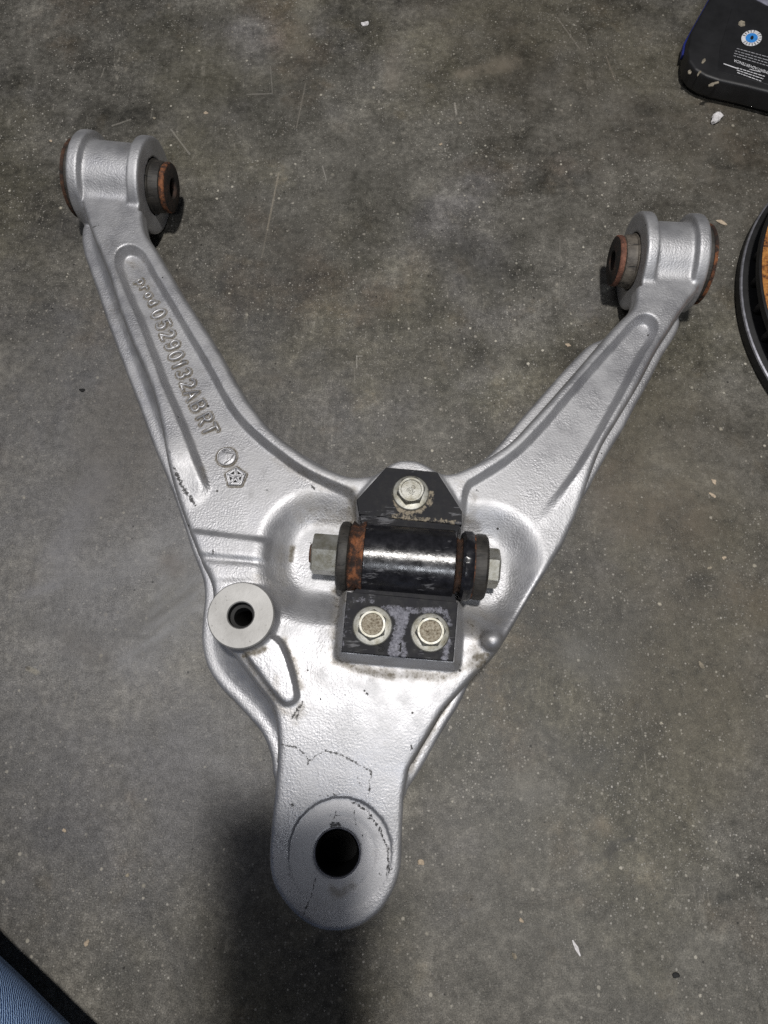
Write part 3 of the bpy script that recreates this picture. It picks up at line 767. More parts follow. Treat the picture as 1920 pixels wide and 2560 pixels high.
LET = [('p', 352, 706), ('r', 362, 722), ('o', 371, 740), ('d', 381, 758), ('0', 397, 786), ('5', 409, 812), ('2', 420, 838), ('9', 432, 864), ('0', 441, 890),
       ('1', 450, 912), ('3', 460, 934), ('2', 471, 961), ('A', 481, 987), ('B', 496, 1015), ('R', 513, 1047), ('T', 526, 1074)]
for i, (chh, px, py) in enumerate(LET):
    c = hz(px, py); a_ = hz(*LET[max(i - 1, 0)][1:]); b_ = hz(*LET[min(i + 1, len(LET) - 1)][1:])
    d = (b_ - a_).normalized(); n_ = Vector((-(b_.z - a_.z) * 0, -.06, 1)).normalized(); n_ = (n_ - d * n_.dot(d)).normalized()
    upv = n_.cross(d)
    sz = .0098 if i > 3 else .0080
    m4 = Matrix((d, upv, n_)).transposed().to_4x4(); m4.translation = c + n_ * .0005
    m4 = m4 @ Matrix.Scale(sz, 4)
    halo_list.append((G[chh], m4, .0013))
    tubes('raised_letter', G[chh], .082, M['letter'], arm, m4, 1.7, 10)
# round and five-sided cast emblems
ex = (hz(700, 1150) - hz(500, 1140)).normalized()
def emb_m(px, py, rot):
    c = hz(px, py); m = Matrix.Rotation(rot, 4, 'Z'); m.translation = c + Vector((0, 0, .0009)); return m
m4 = emb_m(567, 1143, R(0))
r0 = .0060
ring = lathe('round_emblem', [(0, .0), (r0 * .97, .0002), (r0 * 1.06, .0), (r0 * 1.10, -.0014)], M['cast'], arm, m4, 40)
tubes('emblem_mark', [arc(0, 0, r0, r0, 0, 360, 36),
      [(-.1 * r0, .5 * r0), (.62 * r0, .42 * r0), (.86 * r0, .30 * r0), (-.18 * r0, -.92 * r0)], [(-.5 * r0, .62 * r0), (-.1 * r0, .52 * r0), (.2 * r0, -.42 * r0)],
      [(-.3 * r0, .72 * r0), (.05 * r0, .88 * r0), (.62 * r0, .6 * r0)], [(.05 * r0, -.7 * r0), (.82 * r0, .1 * r0)]], .00042, M['letter'], ring, m4 @ Matrix.Translation((0, 0, .0005)), 1.2)
halo_list.append(([arc(0, 0, r0, r0, 0, 360, 36)], m4, .0013))
m4 = emb_m(590, 1194, R(0)); r1 = .0067
pent = [(r1 * math.cos(R(90 + 72 * k)), r1 * math.sin(R(90 + 72 * k))) for k in range(5)]
pe = prism('pentagon_emblem', pent, -.0014, .0006, M['letter'], arm, .0003, 1, m4)
strokes = [pent + [pent[0]]]; halo_list.append(([pent + [pent[0]]], m4, .0012))
for k in range(5): strokes.append([(0, 0), (pent[k][0] * .95, pent[k][1] * .95)])
tubes('emblem_mark', strokes, .00055, M['letter'], pe, m4 @ Matrix.Translation((0, 0, .0007)), 1.2)
tri = []
for k in range(5):
    a = R(90 + 72 * k + 36); q = []
    for rr2, da in ((.30, 0), (.66, 24), (.66, -24)): q.append((r1 * rr2 * math.cos(a + R(da)), r1 * rr2 * math.sin(a + R(da))))
    prism('emblem_triangle', q, .0004, .0007, M['hole'], pe, 0, 1, m4)

# darker outline round the raised strokes
for strokes_, m4_, r_ in halo_list:
    for st_ in strokes_:
        W = [(m4_ @ Vector((q[0], q[1], 0)))[:2] for q in st_]
        mnx, mxx = min(p[0] for p in W) - .003, max(p[0] for p in W) + .003; mny, mxy = min(p[1] for p in W) - .003, max(p[1] for p in W) + .003
        ii = np.nonzero((vx > mnx) & (vx < mxx) & (vy > mny) & (vy < mxy) & (vz > .035))[0]
        d_ = dist_line(W, vx[ii], vy[ii]); grime[ii] = np.maximum(grime[ii], 1.0 * np.exp(-((d_ - r_) / .0007) ** 2))
seat = np.where((np.hypot(vx - SC.x, vy - SC.y) < .0302) & (vz > ZS - .004), 1.0, 0.0)
for nm, a in (('grime', grime), ('scratch', scratch), ('seat', seat)):
    at = me.attributes.new(nm, 'FLOAT', 'POINT'); at.data.foreach_set('value', a.astype(np.float32))


# bushings -----------------------------------------------------------
for A, B, dusty in ((LA, LB, False), (RA, RB, True)):
    L = (B - A).length; mt = frame(B - A, A)
    t0, t1 = .0075, L - .0150
    rub = M['rubber_dusty'] if dusty else M['rubber']
    b = lathe('bushing', [(.0200, t1 - .004), (.0208, t1 + .0005), (.0197, t1 + .0012), (.0195, t1 + .0062), (.0186, t1 + .0084), (.0160, t1 + .0098)], rub, arm, mt, 72, .006, 3)
    lathe('washer', [(.0155, L - .0056), (.0186, L - .0055), (.0190, L - .0049), (.0190, L - .0024), (.0186, L - .0017), (.0180, L - .0014)], M['rust_pale'] if dusty else M['rust'], b, mt, 72, .003, 5)
    lathe('washer_face', [(.0180, L - .0015), (.0165, L - .0008), (.0080, L - .0004), (.0072, L - .0012), (.0070, L - .016)], M['washer_dark'], b, mt, 64, .003, 6)
    lathe('inner_sleeve', [(.0071, L - .006), (.0066, L - .030), (0, L - .030)], M['hole'], b, mt, 32)
    o = lathe('bushing', [(.022, t0 + .004), (.0300, t0 + .0008), (.0308, t0 - .0008), (.0306, t0 - .0040), (.0296, t0 - .0050), (.020, t0 - .0052)], M['rubber'], arm, mt, 72, .004, 9)
    lathe('washer', [(.0220, t0 - .0050), (.0296, t0 - .0050), (.0302, t0 - .0056), (.0300, t0 - .0074), (.0280, t0 - .0082), (.0085, t0 - .0082), (.0080, t0 - .0075), (.0080, t0 + .01)], M['rust'] if dusty else M['rust_dark'], o, mt, 72, .003, 11)

# pivot bracket -------------------------------------------------------
def poly_plate(name, px, z0, z1, bev):
    return prism(name, atz(px, z1), z0, z1, M['black'], arm, bev, 2)
def subdivide(o, n):
    bm = bmesh.new(); bm.from_mesh(o.data)
    bmesh.ops.subdivide_edges(bm, edges=bm.edges, cuts=n, use_grid_fill=True); bmesh.ops.triangulate(bm, faces=[f for f in bm.faces if len(f.verts) > 4])
    bm.to_mesh(o.data); bm.free()
def grid_plate(name, px, z0, z1, mat, step=.0016, marks=()):
    """a plate with a finely divided top so that smears can sit on it"""
    P = atz(px, z1); mn, mx = P.min(0), P.max(0)
    bm = bmesh.new()
    base = [bm.verts.new((p[0], p[1], z1)) for p in P]; f = bm.faces.new(base); 
    if f.normal.z < 0 or f.calc_area() and (f.normal_update() or f.normal.z < 0): f.normal_flip()
    for ax in (0, 1):
        for v in np.arange(mn[ax] + step, mx[ax], step):
            no = Vector((1, 0, 0)) if ax == 0 else Vector((0, 1, 0))
            bmesh.ops.bisect_plane(bm, geom=bm.verts[:] + bm.edges[:] + bm.faces[:], plane_co=no * float(v), plane_no=no)
    ed = [e for e in bm.edges if e.is_boundary]
    r_ = bmesh.ops.extrude_edge_only(bm, edges=ed); vv = [g for g in r_['geom'] if isinstance(g, bmesh.types.BMVert)]
    cen = Vector((*P.mean(0), 0))
    for v in vv: v.co.z -= .0008; d = (v.co - cen); d.z = 0; v.co += d.normalized() * .0005
    ed2 = [g for g in r_['geom'] if isinstance(g, bmesh.types.BMEdge)]
    r_ = bmesh.ops.extrude_edge_only(bm, edges=ed2)
    for v in [g for g in r_['geom'] if isinstance(g, bmesh.types.BMVert)]: v.co.z = z0
    bmesh.ops.recalc_face_normals(bm, faces=bm.faces)
    me = bpy.data.meshes.new(name); bm.to_mesh(me); bm.free()
    me.polygons.foreach_set('use_smooth', [True] * len(me.polygons)); me.materials.append(mat)
    co_ = np.empty(len(me.vertices) * 3, np.float32); me.vertices.foreach_get('co', co_); co_ = co_.reshape(-1, 3)
    vals = {'spray': np.zeros(len(co_)), 'grime': np.zeros(len(co_))}
    for nm, pts, wd, amt in marks:
        d = dist_line([U(a, b, z1)[:2] for a, b in pts], co_[:, 0], co_[:, 1]); vals[nm] = np.maximum(vals[nm], amt * np.exp(-(d / wd) ** 4))
    for nm, a in vals.items(): me.attributes.new(nm, 'FLOAT', 'POINT').data.foreach_set('value', a.astype(np.float32))
    o = bpy.data.objects.new(name, me); col.objects.link(o); o.parent = arm
    return sharp(o, 30)
ZPT, ZPB = .0700, .0722
grid_plate('upper_plate', [(967, 1169), (1092, 1181), (1153, 1277), (1153, 1312), (899, 1285), (893, 1249)], .0660, ZPT, M['plate'],
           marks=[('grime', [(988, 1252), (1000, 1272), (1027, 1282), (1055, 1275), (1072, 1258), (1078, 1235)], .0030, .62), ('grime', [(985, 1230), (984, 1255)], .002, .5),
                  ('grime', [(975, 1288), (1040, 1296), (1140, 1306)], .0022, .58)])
grid_plate('lower_plate', [(869, 1480), (1143, 1506), (1132, 1652), (855, 1628)], .0680, ZPB, M['plate'],
           marks=[('spray', [(985, 1530), (1010, 1535), (1000, 1570), (985, 1630)], .0045, .78), ('spray', [(1000, 1600), (1008, 1632)], .0035, .7), ('spray', [(960, 1518), (1040, 1528), (1110, 1525), (1125, 1560)], .0028, .62),
                  ('spray', [(868, 1500), (862, 1560), (860, 1610)], .003, .42), ('spray', [(1118, 1600), (1112, 1645)], .003, .72), ('spray', [(880, 1500), (930, 1500)], .003, .5)])
prism('bracket_web', atz([(900, 1280), (1152, 1308), (1142, 1350), (905, 1330)], .0690), .050, .0690, M['plate'], arm, .001, 2)
prism('bracket_web', atz([(903, 1462), (1138, 1484), (1142, 1512), (870, 1488)], .0712), .052, .0712, M['plate'], arm, .001, 2)
# stamped digits, only partly legible in the photograph
stm = Matrix.Rotation(ang, 4, 'Z')
for chh, px, py in (('1', 1001, 1618), ('5', 953, 1617)):
    m = stm.copy(); m.translation = U(px, py, ZPB) + Vector((0, 0, .00005)); m = m @ Matrix.Scale(.0052, 4)
    tubes('stamped_digit', G[chh], .09, M['hole'], arm, m, .5, 6)

SL = (AX1 - AX0).length; AXM = frame(axd, AX0)
def at(px):  # distance along the sleeve for a pixel column
    return (px - 783) / (1247 - 783) * SL
RS = .0222
lathe('cross_sleeve', [(.0150, at(911)), (RS - .0006, at(911)), (RS, at(913)), (RS, at(1131)), (RS - .0006, at(1133)), (.0150, at(1133))], M['black'], arm, AXM, 96, .0006, 2)
lathe('weld_bead', [(RS - .004, at(916)), (RS + .0004, at(911)), (RS + .0002, at(905)), (RS - .0010, at(899)), (RS - .0016, at(892)), (RS - .0006, at(886)), (RS + .0006, at(880)), (RS - .002, at(874)), (.012, at(872))], M['rust'], arm, AXM, 120, .016, 21)
b = lathe('end_cap', [(.010, at(878)), (.0198, at(877)), (.0217, at(872)), (.0224, at(862)), (.0218, at(852)), (.0195, at(847)), (.012, at(845)), (.004, at(846))], M['rubber'], arm, AXM, 80, .004, 22)
lathe('weld_bead', [(RS - .008, at(1129)), (RS - .004, at(1138)), (RS - .006, at(1146)), (RS - .0035, at(1152)), (.012, at(1153))], M['rust_dark'], arm, AXM, 120, .026, 23)
lathe('retaining_ring', [(.013, at(1148)), (RS - .0015, at(1150)), (RS + .0002, at(1157)), (RS - .0001, at(1172)), (RS - .0012, at(1178)), (.013, at(1180))], M['black'], arm, AXM, 120, .017, 24)
lathe('rust_lip', [(.015, at(1173)), (RS - .0016, at(1176)), (RS - .0014, at(1181)), (.015, at(1184))], M['rust'], arm, AXM, 80, .008, 27)
lathe('end_cap', [(.012, at(1176)), (.0204, at(1180)), (.0211, at(1190)), (.0210, at(1207)), (.0196, at(1213)), (.012, at(1216)), (.004, at(1215))], M['rubber'], arm, AXM, 80, .003, 25)
# folded ears of sheet that run from the plates into the sleeve
def strap(name, pxa, pxb, yoff):
    pass
def hexa(name, r, z0, z1, parent, mtx, ph=0.0):
    return lathe(name, [(0, z0), (r * .95, z0), (r, z0 + .0008), (r, z1 - .0012), (r * .93, z1), (0, z1)], M['zinc'], parent, mtx, 6, deg=20, phase=ph)
hexa('pivot_nut', .0136, at(783), at(850), arm, AXM, R(90))
hexa('pivot_nut', .0128, at(1208), at(1246), arm, AXM, R(78))
lathe('pivot_bolt_shank', [(0, at(775)), (.0058, at(775)), (.0062, at(778)), (.0062, at(800))], M['rust_dark'], arm, AXM @ Matrix.Translation((.0, -.0, 0)), 24)

# flange bolts
ten9 = ([('1', -1.15), ('0', -.42), ('9', .62)])
for px, py, z, ph, s, marks in ((1027, 1232, ZPT, 8, 1.0, True), (931, 1564, ZPB, 22, 1.02, False), (1075, 1581, ZPB, 0, 1.0, False)):
    c = U(px, py, z + .0015); mt = frame((0, 0, 1), (c.x, c.y, z))
    fb = lathe('flange_bolt', [(.0117 * s, -.0006), (.0119 * s, .0002), (.0119 * s, .0012), (.0113 * s, .0020), (.0078 * s, .0029), (.006, .0029)], M['zinc'], arm, mt, 64)
    rh_ = .0092
    lathe('hex_head', [(rh_ * .99, .0024), (rh_, .0030), (rh_, .0078), (rh_ * .985, .0083)], M['zinc'], fb, mt, 6, deg=20, phase=R(ph))
    # chamfered crown: a round face on the hexagon
    Vv, Ff = [], []; n = 48
    for i in range(n):
        a = 2 * math.pi * i / n; aa = (a - R(ph)) % (math.pi / 3) - math.pi / 6
        re = rh_ * .985 * math.cos(math.pi / 6) / math.cos(aa)
        ri = rh_ * .86
        Vv.append(mt @ Vector((re * math.cos(a), re * math.sin(a), .0083 - (re - ri) * .35))); Vv.append(mt @ Vector((ri * math.cos(a), ri * math.sin(a), .0087)))
        Vv.append(mt @ Vector((ri * .84 * math.cos(a), ri * .84 * math.sin(a), .0087))); Vv.append(mt @ Vector((ri * .80 * math.cos(a), ri * .80 * math.sin(a), .0080)))
    for i in range(n):
        j = (i + 1) % n
        for k in range(3): Ff.append((i * 4 + k, j * 4 + k, j * 4 + k + 1, i * 4 + k + 1))
    sharp(link('head_rim', Vv, Ff, M['zinc'], fb), 30)
    face = lathe('head_recess', [(0, .0081), (rh_ * .70, .0080)], M['dusty'] if not marks else M['zinc'], fb, mt, 32)
    mm = mt @ Matrix.Rotation(R(140 if marks else 200 + ph * 3), 4, 'Z') @ Matrix.Translation((0, .0010, .0081))
    for chh, ox in ten9:
        tubes('raised_mark', [[(q[0] * .0026 + ox * .0022, q[1] * .0026) for q in s_] for s_ in G[chh]], .00022, M['zinc'] if marks else M['dusty'], fb, mm, 1.0, 6)
    tubes('raised_mark', [arc(0, -.0030, .0012, .0012, 40, 330, 14)], .00022, M['zinc'] if marks else M['dusty'], fb, mm, 1.0, 6)

# ------------------------------------------------------------------ tool battery in the corner
ZK = .024
KP = [(1800, -45), (1775, 0), (1714, 108), (1707, 150), (1709, 178), (1724, 200), (1750, 216), (1782, 227), (1855, 243), (1925, 261), (2150, 318), (2200, 280), (2300, -20), (2250, -120)]
kp = [tuple(p) for p in atz(KP, .013)]
kb = thing('tool_battery', 'scuffed black plastic tool battery with printed warning label and blue edge', 'battery', (0, 0, 0))
def inset(P, d):
    P = np.array(P); c = P.mean(0); v = P - c; return [tuple(q) for q in c + v * (1 - d / np.linalg.norm(v, axis=1))[:, None]]
prism('housing', kp, .005, ZK, M['plastic'], kb, .0028, 3)
prism('base', inset(kp, .005), .0, .007, M['plastic'], kb, .002, 2)
prism('blue_trim', [tuple(p) for p in atz([(1796, -45), (1770, 0), (1709, 108), (1703, 140), (1730, 130), (1800, 0), (1815, -45)], .012)], .007, .0125, M['blue'], kb, .0012, 2)
prism('label_panel', [tuple(p) for p in atz([(1830, 20), (1800, 120), (1795, 178), (1925, 212), (2120, 262), (2200, 120), (2150, 0)], ZK + .0004)], ZK - .001, ZK + .0004, M['plastic'], kb, .0002, 1)
prism('grey_panel', [tuple(p) for p in atz([(1868, -15), (1922, 14), (2060, 60), (2080, 0), (1900, -50)], ZK + .001)], ZK - .001, ZK + .001, M['grey_panel'], kb, .0004, 1)
# label print: eye symbol
ZL = ZK + .0007
ec = U(1879, 95, ZL); a0 = (U(1905, 72, ZL) - U(1855, 118, ZL)); ea = math.atan2(a0.y, a0.x)
def disc(name, cx, cy, rx, ry, a, z, mat, n=40):
    Vv = [(cx, cy, z)] + [(cx + rx * math.cos(t) * math.cos(a) - ry * math.sin(t) * math.sin(a), cy + rx * math.cos(t) * math.sin(a) + ry * math.sin(t) * math.cos(a), z) for t in [2 * math.pi * i / n for i in range(n)]]
    return link(name, Vv, [(0, 1 + i, 1 + (i + 1) % n) for i in range(n)], mat, kb, False)
ell = (U(1907, 95, ZL) - ec).length
disc('eye_symbol', ec.x, ec.y, ell * 1.05, ell * .82, ea, ZL, M['print'])
disc('eye_symbol_iris', ec.x, ec.y, ell * .62, ell * .50, ea, ZL + .0002, M['print_blue'])
disc('eye_symbol_pupil', ec.x + .0002, ec.y, ell * .26, ell * .14, ea + .4, ZL + .0004, M['plastic'])
for k in range(18):
    t_ = 2 * math.pi * k / 18 + .1
    if 5 < k % 18 < 8 or k == 0: continue
    q = [Vector((ell * rr3 * 1.05 * math.cos(t_ + dt), ell * rr3 * .82 * math.sin(t_ + dt), 0)) for rr3, dt in ((.66, -.03), (.96, -.05), (.96, .05), (.66, .03))]
    mz = Matrix.Rotation(ea, 4, 'Z'); mz.translation = ec + Vector((0, 0, .0002))
    link('eye_symbol_lash', [mz @ v for v in q], [(0, 1, 2, 3)], M['plastic'], kb, False)
# printed words, upside down as it lies
dx_ = (U(1834, 150, ZL) - U(1920, 181, ZL)); ta = math.atan2(dx_.y, dx_.x)
def text(body, px, py, size, mat, align='RIGHT', xs_=1.0):
    cu = bpy.data.curves.new('warning_text', 'FONT'); cu.body = body; cu.size = size; cu.align_x = align; cu.extrude = .0001
    to = bpy.data.objects.new('tmp', cu); col.objects.link(to)
    me = bpy.data.meshes.new_from_object(to.evaluated_get(bpy.context.evaluated_depsgraph_get())); bpy.data.objects.remove(to)
    m = Matrix.Rotation(ta, 4, 'Z'); m.translation = U(px, py, ZL) ; me.transform(m @ Matrix.Diagonal((xs_, 1, 1, 1)))
    me.materials.clear(); me.materials.append(mat)
    o = bpy.data.objects.new('warning_text', me); col.objects.link(o); o.parent = kb
    return o
text('AVERTISSEMENT/ADVERTENCIA', 1836, 148, .0045, M['print'], xs_=.72)
# rows of print too small to read
def bar(px0, py0, px1, py1, th, mat):
    a, b = U(px0, py0, ZL), U(px1, py1, ZL); d = (b - a).normalized(); n = Vector((-d.y, d.x, 0)) * th / 2
    return link('fine_print', [a + n, b + n, b - n, a - n], [(0, 1, 2, 3)], mat, kb, False)
for r_i, (x0, y0, x1, y1) in enumerate(((1842, 121, 1925, 144), (1838, 127, 1925, 152), (1836, 133, 1925, 159), (1834, 139, 1925, 166), (1841, 169, 1912, 191), (1842, 175, 1908, 197), (1843, 181, 1903, 203), (1874, 173, 1902, 180))):
    t = 0.0
    while t < 1:
        l = rng.uniform(.05, .16); e = min(1, t + l)
        bar(x0 + (x1 - x0) * t, y0 + (y1 - y0) * t, x0 + (x1 - x0) * e, y0 + (y1 - y0) * e, .00085, M['print_dim'] if r_i < 4 else M['print'])
        t = e + .025
bar(1809, 159, 1846, 172, .0011, M['print'])
def blob(name, pts, z, mat, parent, th=.0008):
    P = [tuple(p) for p in atz(pts, z)]; return prism(name, P, z - .0006, z + th, mat, parent, .0003, 1)
blob('plaster_scuff', [(1742, 188), (1747, 179), (1755, 174), (1756, 180), (1749, 184), (1744, 192)], ZK - .001, M['scuff'], kb)
blob('plaster_scuff', [(1770, 213), (1779, 208), (1796, 204), (1797, 209), (1786, 211), (1783, 216), (1772, 217)], ZK - .0006, M['scuff'], kb)
blob('plaster_scuff', [(1846, 56), (1852, 52), (1862, 56), (1862, 66), (1852, 68), (1845, 63)], ZK, M['scuff'], kb)
blob('plaster_scuff', [(1756, 150), (1762, 147), (1764, 153), (1757, 160), (1753, 158)], ZK, M['scuff'], kb)
blob('plaster_scuff', [(1719, 178), (1725, 175), (1729, 181), (1726, 186), (1720, 184)], ZK - .004, M['scuff'], kb)

# ------------------------------------------------------------------ brake rotor at the right
rc0 = U(1840, 800, .0); rcx = U(2362, 800, .0); RR = rcx.x - rc0.x
rot = thing('brake_rotor', 'rusty vented brake rotor lying flat with black rim and orange face', 'brake rotor', (0, 0, 0))
rm = frame((0, 0, 1), (rcx.x, rcx.y, 0))
lathe('lower_disc', [(.075, .0005), (RR - .002, .0005), (RR - .0006, .0015), (RR, .003), (RR, .0096), (RR - .0005, .0110), (RR - .0022, .0116), (.075, .0116)], M['iron'], rot, rm, 160)
lathe('disc_edge', [(RR + .00005, .0098), (RR - .0003, .0112), (RR - .0014, .0118)], M['edge'], rot, rm, 160)
lathe('upper_disc', [(.075, .0262), (RR - .0050, .0262), (RR - .0042, .027), (RR - .0042, .0325), (RR - .0056, .0335)], M['iron'], rot, rm, 160)
lathe('friction_face', [(RR - .0058, .0335), (RR - .0075, .0337), (.100, .0337), (.098, .0330)], M['rotor'], rot, rm, 160)
lathe('hat', [(.100, .0332), (.096, .040), (.094, .062), (.090, .066), (.040, .066), (.038, .062)], M['rotor'], rot, rm, 96)
nv = 40
vane_me = None
for k in range(nv):
    a = 2 * math.pi * k / nv
    if vane_me is None:
        o = prism('vane', [(.100, -.003), (RR - .0085, -.0028), (RR - .0065, 0), (RR - .0085, .0028), (.100, .003)], .0117, .0263, M['vane'], rot, .001, 1); vane_me = o.data
    else:
        o = bpy.data.objects.new('vane', vane_me); col.objects.link(o); o.parent = rot
    o.matrix_local = Matrix.Translation((rcx.x, rcx.y, 0)) @ Matrix.Rotation(a, 4, 'Z')

# ------------------------------------------------------------------ chips and crumbs lying on the floor
def chip(name, px, py, s, mat, label, cat, group=None, el=1.6, rot=0.0, hgt=.5, seed=0):
    r_ = random.Random(seed); bm = bmesh.new(); bmesh.ops.create_icosphere(bm, subdivisions=2, radius=1)
    for v in bm.verts:
        f = 1 + .32 * math.sin(v.co.x * 3.1 + seed) * math.cos(v.co.y * 2.7 + seed * 2) + r_.uniform(-.12, .12); v.co *= f
    bm.transform(Matrix.Translation((0, 0, s * hgt * .8)) @ Matrix.Rotation(rot, 4, 'Z') @ Matrix.Diagonal((s * el, s, s * hgt, 1)))
    me = bpy.data.meshes.new(name); bm.to_mesh(me); bm.free(); me.materials.append(mat)
    o = bpy.data.objects.new(name, me); col.objects.link(o); p = U(px, py, 0); o.location = (p.x, p.y, 0)
    return tag(o, label, cat, group)
chip('plaster_chip', 1788, 300, .0045, M['chip_white'], 'jagged white chip on the concrete beside the tool battery', 'chip', None, 1.5, R(30), .7, 4)
chip('wood_sliver', 1803, 557, .0018, M['chip_tan'], 'tan sliver on the concrete between battery and rotor', 'chip', None, 2.4, R(-28), .5, 2)
chip('plaster_chip', 913, 61, .0030, M['chip_white'], 'flat white chip on the bare concrete beyond the arm', 'chip', None, 1.5, R(10), .3, 5)
chip('concrete_crumb', 1689, 2437, .0017, M['chip_black'], 'black crumb lying in a pit of the concrete', 'crumb', None, 1.3, R(-10), .5, 6)
chip('concrete_crumb', 206, 976, .0016, M['chip_black'], 'dark brown crumb on the concrete beside the lettered arm', 'crumb', None, 1.5, R(10), .5, 7)
chip('paint_flake', 1441, 2370, .0010, M['chip_white'], 'long white paint flake lying on the concrete', 'flake', None, 4.2, R(-65), .2, 8)
chip('wood_chip', 1052, 2155, .0020, M['chip_tan'], 'square tan wood chip beside the ball stud end', 'chip', None, 1.1, R(20), .4, 9)
for i, (px, py, s, el, a) in enumerate(((1753, 1663, .0020, 1.7, -55), (1785, 1205, .0021, 1.5, -60), (1781, 1238, .0016, 2.6, -35), (1286, 2390, .0019, 1.6, -70), (1303, 2301, .0016, 1.5, -60),
                                         (217, 2357, .0020, 1.4, 50), (386, 148 * 2, .0018, 1.1, 0), (515, 283, .0020, 1.2, 0), (127, 353, .0017, 1.3, 0), (1151, 308, .0019, 1.1, 0),
                                         (1102, 361, .0017, 1.6, 30), (1810, 1395, .0017, 1.2, 0), (1774, 1420, .0016, 1.7, 30), (1420, 863, .0018, 1.5, -20), (161, 2076, .0016, 1.2, 0), (319, 2188, .0015, 1.2, 0))):
    chip('grit', px, py, s * .72, M['chip_tan'] if i % 3 else M['scuff'], 'tiny pale tan grit lying loose on the concrete', 'grit', 'loose grit on the concrete', el, R(a), .35, 20 + i)

# ------------------------------------------------------------------ the person kneeling behind the phone
per = thing('person', 'person in blue jeans kneeling on the concrete behind the arm', 'person', (-.20, -.42, 0))
def skin_body(name, chains, mat, parent, sub=2):
    V_, E_, rad_ = [], [], []
    for pts in chains:
        prev = None
        for p in pts:
            if isinstance(p, int): prev = p; continue
            V_.append(Vector(p[:3]) - per.location); rad_.append(p[3]); i = len(V_) - 1
            if prev is not None: E_.append((prev, i))
            prev = i
    me = bpy.data.meshes.new(name); me.from_pydata([tuple(v) for v in V_], E_, []); me.update()
    o = bpy.data.objects.new(name, me); col.objects.link(o); o.parent = parent; me.materials.append(mat)
    md = o.modifiers.new('skin', 'SKIN'); md.use_smooth_shade = True
    for i, r_ in enumerate(rad_): me.skin_vertices[0].data[i].radius = (r_, r_)
    me.skin_vertices[0].data[0].use_root = True
    sb = o.modifiers.new('sub', 'SUBSURF'); sb.levels = sub; sb.render_levels = sub
    return o
# head, neck, torso, arms and hands of one body, leaning over behind the phone
body = skin_body('body', [
    [(-.14, -.58, .36, .10), (-.12, -.60, .50, .11), (-.10, -.58, .66, .12), (-.10, -.55, .76, .09), (-.11, -.50, .83, .045), (-.12, -.46, .88, .062), (-.12, -.44, .94, .075), (-.12, -.43, 1.0, .05)],
    [3, (-.27, -.54, .75, .06), (-.33, -.46, .62, .045), (-.22, -.30, .52, .036), (-.16, -.21, .480, .030), (-.110, -.14, .472, .030), (-.092, -.095, .472, .024)],
    [3, (.06, -.56, .75, .06), (.14, -.62, .58, .045), (.20, -.58, .44, .036), (.27, -.50, .375, .027), (.30, -.46, .36, .024)]], M['shirt'], per)
# hands: palm plus five fingers wrapped on the lower half of the phone
fing = []
for s, x0 in ((-1, -.075),):
    for k in range(4):
        yy = -.110 + .018 * k if s < 0 else -.165 + .018 * k; ln = (.05, .056, .058, .050)[k]
        fing.append([(x0 + s * .004, yy - .012, .470, .0095), (x0 + s * .010, yy, .455, .0088), (x0 - s * .012, yy + .004, .444, .0080), (x0 - s * (.012 + ln * .45), yy + .006, .446, .0070)])
    fing.append([(x0 + s * .004, -.185, .468, .011), (x0 - s * .004, -.165, .486, .0095), (x0 - s * .018, -.145, .488, .0085)])
skin_body('hands', fing, M['skin'], per, 2)
skin_body('trouser_leg', [[(-.14, -.58, .36, .105), (-.24, -.52, .27, .10), (-.33, -.30, .17, .085), (-.43, -.085, .075, .066)]], M['denim'], per)
skin_body('trouser_leg', [[(-.12, -.58, .36, .105), (.10, -.60, .30, .095), (.26, -.48, .26, .085), (.36, -.42, .24, .07), (.34, -.52, .14, .055), (.32, -.62, .05, .045)]], M['denim'], per)
hair_c = Vector((-.12, -.445, .975))
lathe('hair', [(0, .085), (.045, .075), (.075, .04), (.085, 0), (.082, -.03)], M['hair'], per, Matrix.Translation(hair_c - per.location), 24, .03, 4)
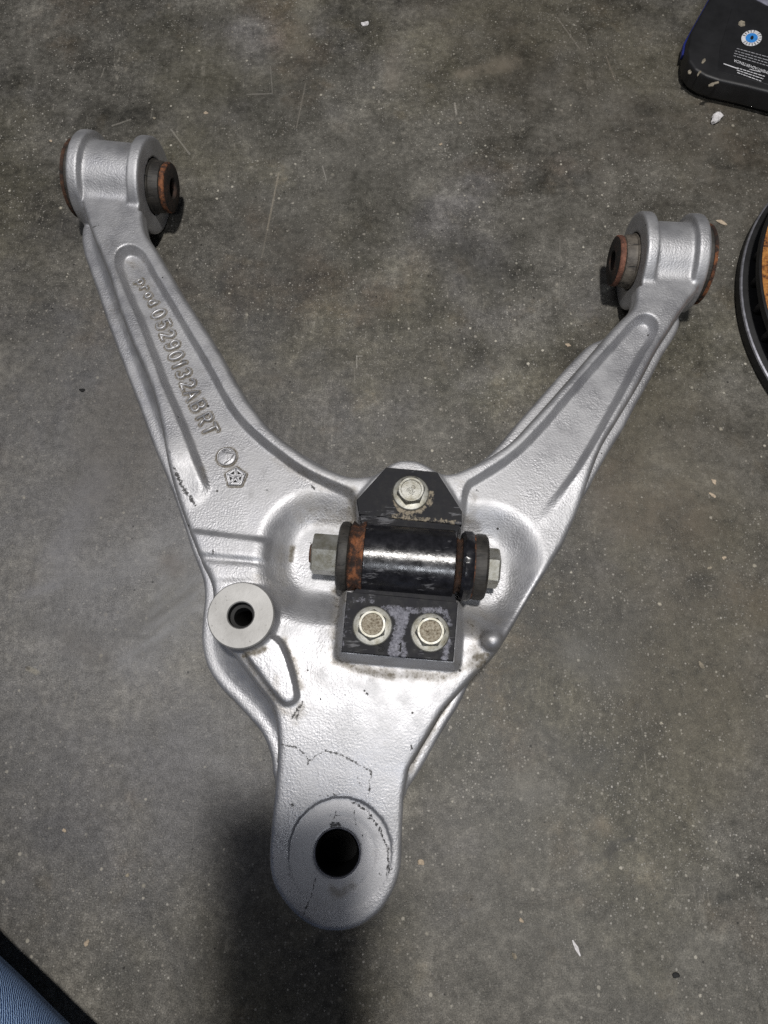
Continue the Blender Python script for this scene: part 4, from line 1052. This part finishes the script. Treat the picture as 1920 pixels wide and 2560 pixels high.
# shin of the kneeling leg: the part seen in the corner, a ribbed denim tube with folds
def leg_tube(name, path, mat, seg=64, sub=40):
    Vv, Ff, uv = [], [], []
    P = [Vector(p[:3]) for p in path]; rad_ = [p[3] for p in path]
    n = (len(P) - 1) * sub + 1; s_ = 0
    for i in range(n):
        t = i / sub; k = min(int(t), len(P) - 2); f = t - k; f2 = f
        c = P[k].lerp(P[k + 1], f2); r_ = rad_[k] + (rad_[k + 1] - rad_[k]) * (f2 * f2 * (3 - 2 * f2))
        d = (P[k + 1] - P[k]).normalized(); x = d.cross(Vector((0, 0, 1))).normalized(); z = x.cross(d)
        for j in range(seg):
            a = 2 * math.pi * j / seg
            fold = 1 + .006 * math.sin(t * 7 + 2.2 * math.sin(a * 2)) + .004 * math.sin(t * 13 + a * 3)
            q = c + x * (r_ * fold * math.cos(a)) + z * (r_ * fold * math.sin(a) * .92)
            q.z = max(q.z, .0015); Vv.append(q - per.location); uv.append((t * .18, a * r_))
    for i in range(n - 1):
        for j in range(seg):
            Ff.append((i * seg + j, i * seg + (j + 1) % seg, (i + 1) * seg + (j + 1) % seg, (i + 1) * seg + j))
    o = link(name, Vv, Ff, mat, per)
    ul = o.data.uv_layers.new(name='UVMap'); 
    for lp in o.data.loops: ul.data[lp.index].uv = uv[lp.vertex_index]
    return recalc(o)
e0, e1 = U(0, 2384, .045), U(191, 2560, .045)
ed_ = (e1 - e0).normalized(); nrm = Vector((ed_.y, -ed_.x, 0)); nrm = -nrm if nrm.y > 0 else nrm
cx_ = e0 + nrm * .060
leg_tube('trouser_leg', [(*(cx_ - ed_ * .20)[:2], .062, .064), (*(cx_ - ed_ * .08)[:2], .060, .062), (*(cx_ + ed_ * .06)[:2], .052, .056), (*(cx_ + ed_ * .20)[:2], .042, .047), (*(cx_ + ed_ * .34)[:2], .040, .042)], M['denim'])

# work shoes closing the trouser legs
def shoe(p, d):
    m = frame(d, Vector(p) - per.location)
    return lathe('shoe', [(0, -.045), (.028, -.040), (.038, -.015), (.040, .03), (.041, .09), (.038, .14), (.028, .18), (.012, .198), (0, .20)], M['shirt'], per, m @ Matrix.Diagonal((1.05, .85, 1, 1)), 32, .01, 8)
shoe((*(cx_ + ed_ * .33)[:2], .040), Vector((ed_.x, ed_.y, 0)))
shoe((.33, -.60, .038), Vector((-.15, 1, 0)))
ph = thing('phone', 'dark slab phone held level above the arm', 'phone', (0, 0, 0))
cm = co.matrix_basis.copy() if co.matrix_basis.translation.length else None
cm = Matrix.Translation(co.location) @ co.rotation_euler.to_matrix().to_4x4()
prism('phone_body', [(-.062, -.148), (.016, -.148), (.016, .016), (-.062, .016)], .004, .013, M['phone'], ph, .003, 3, cm)
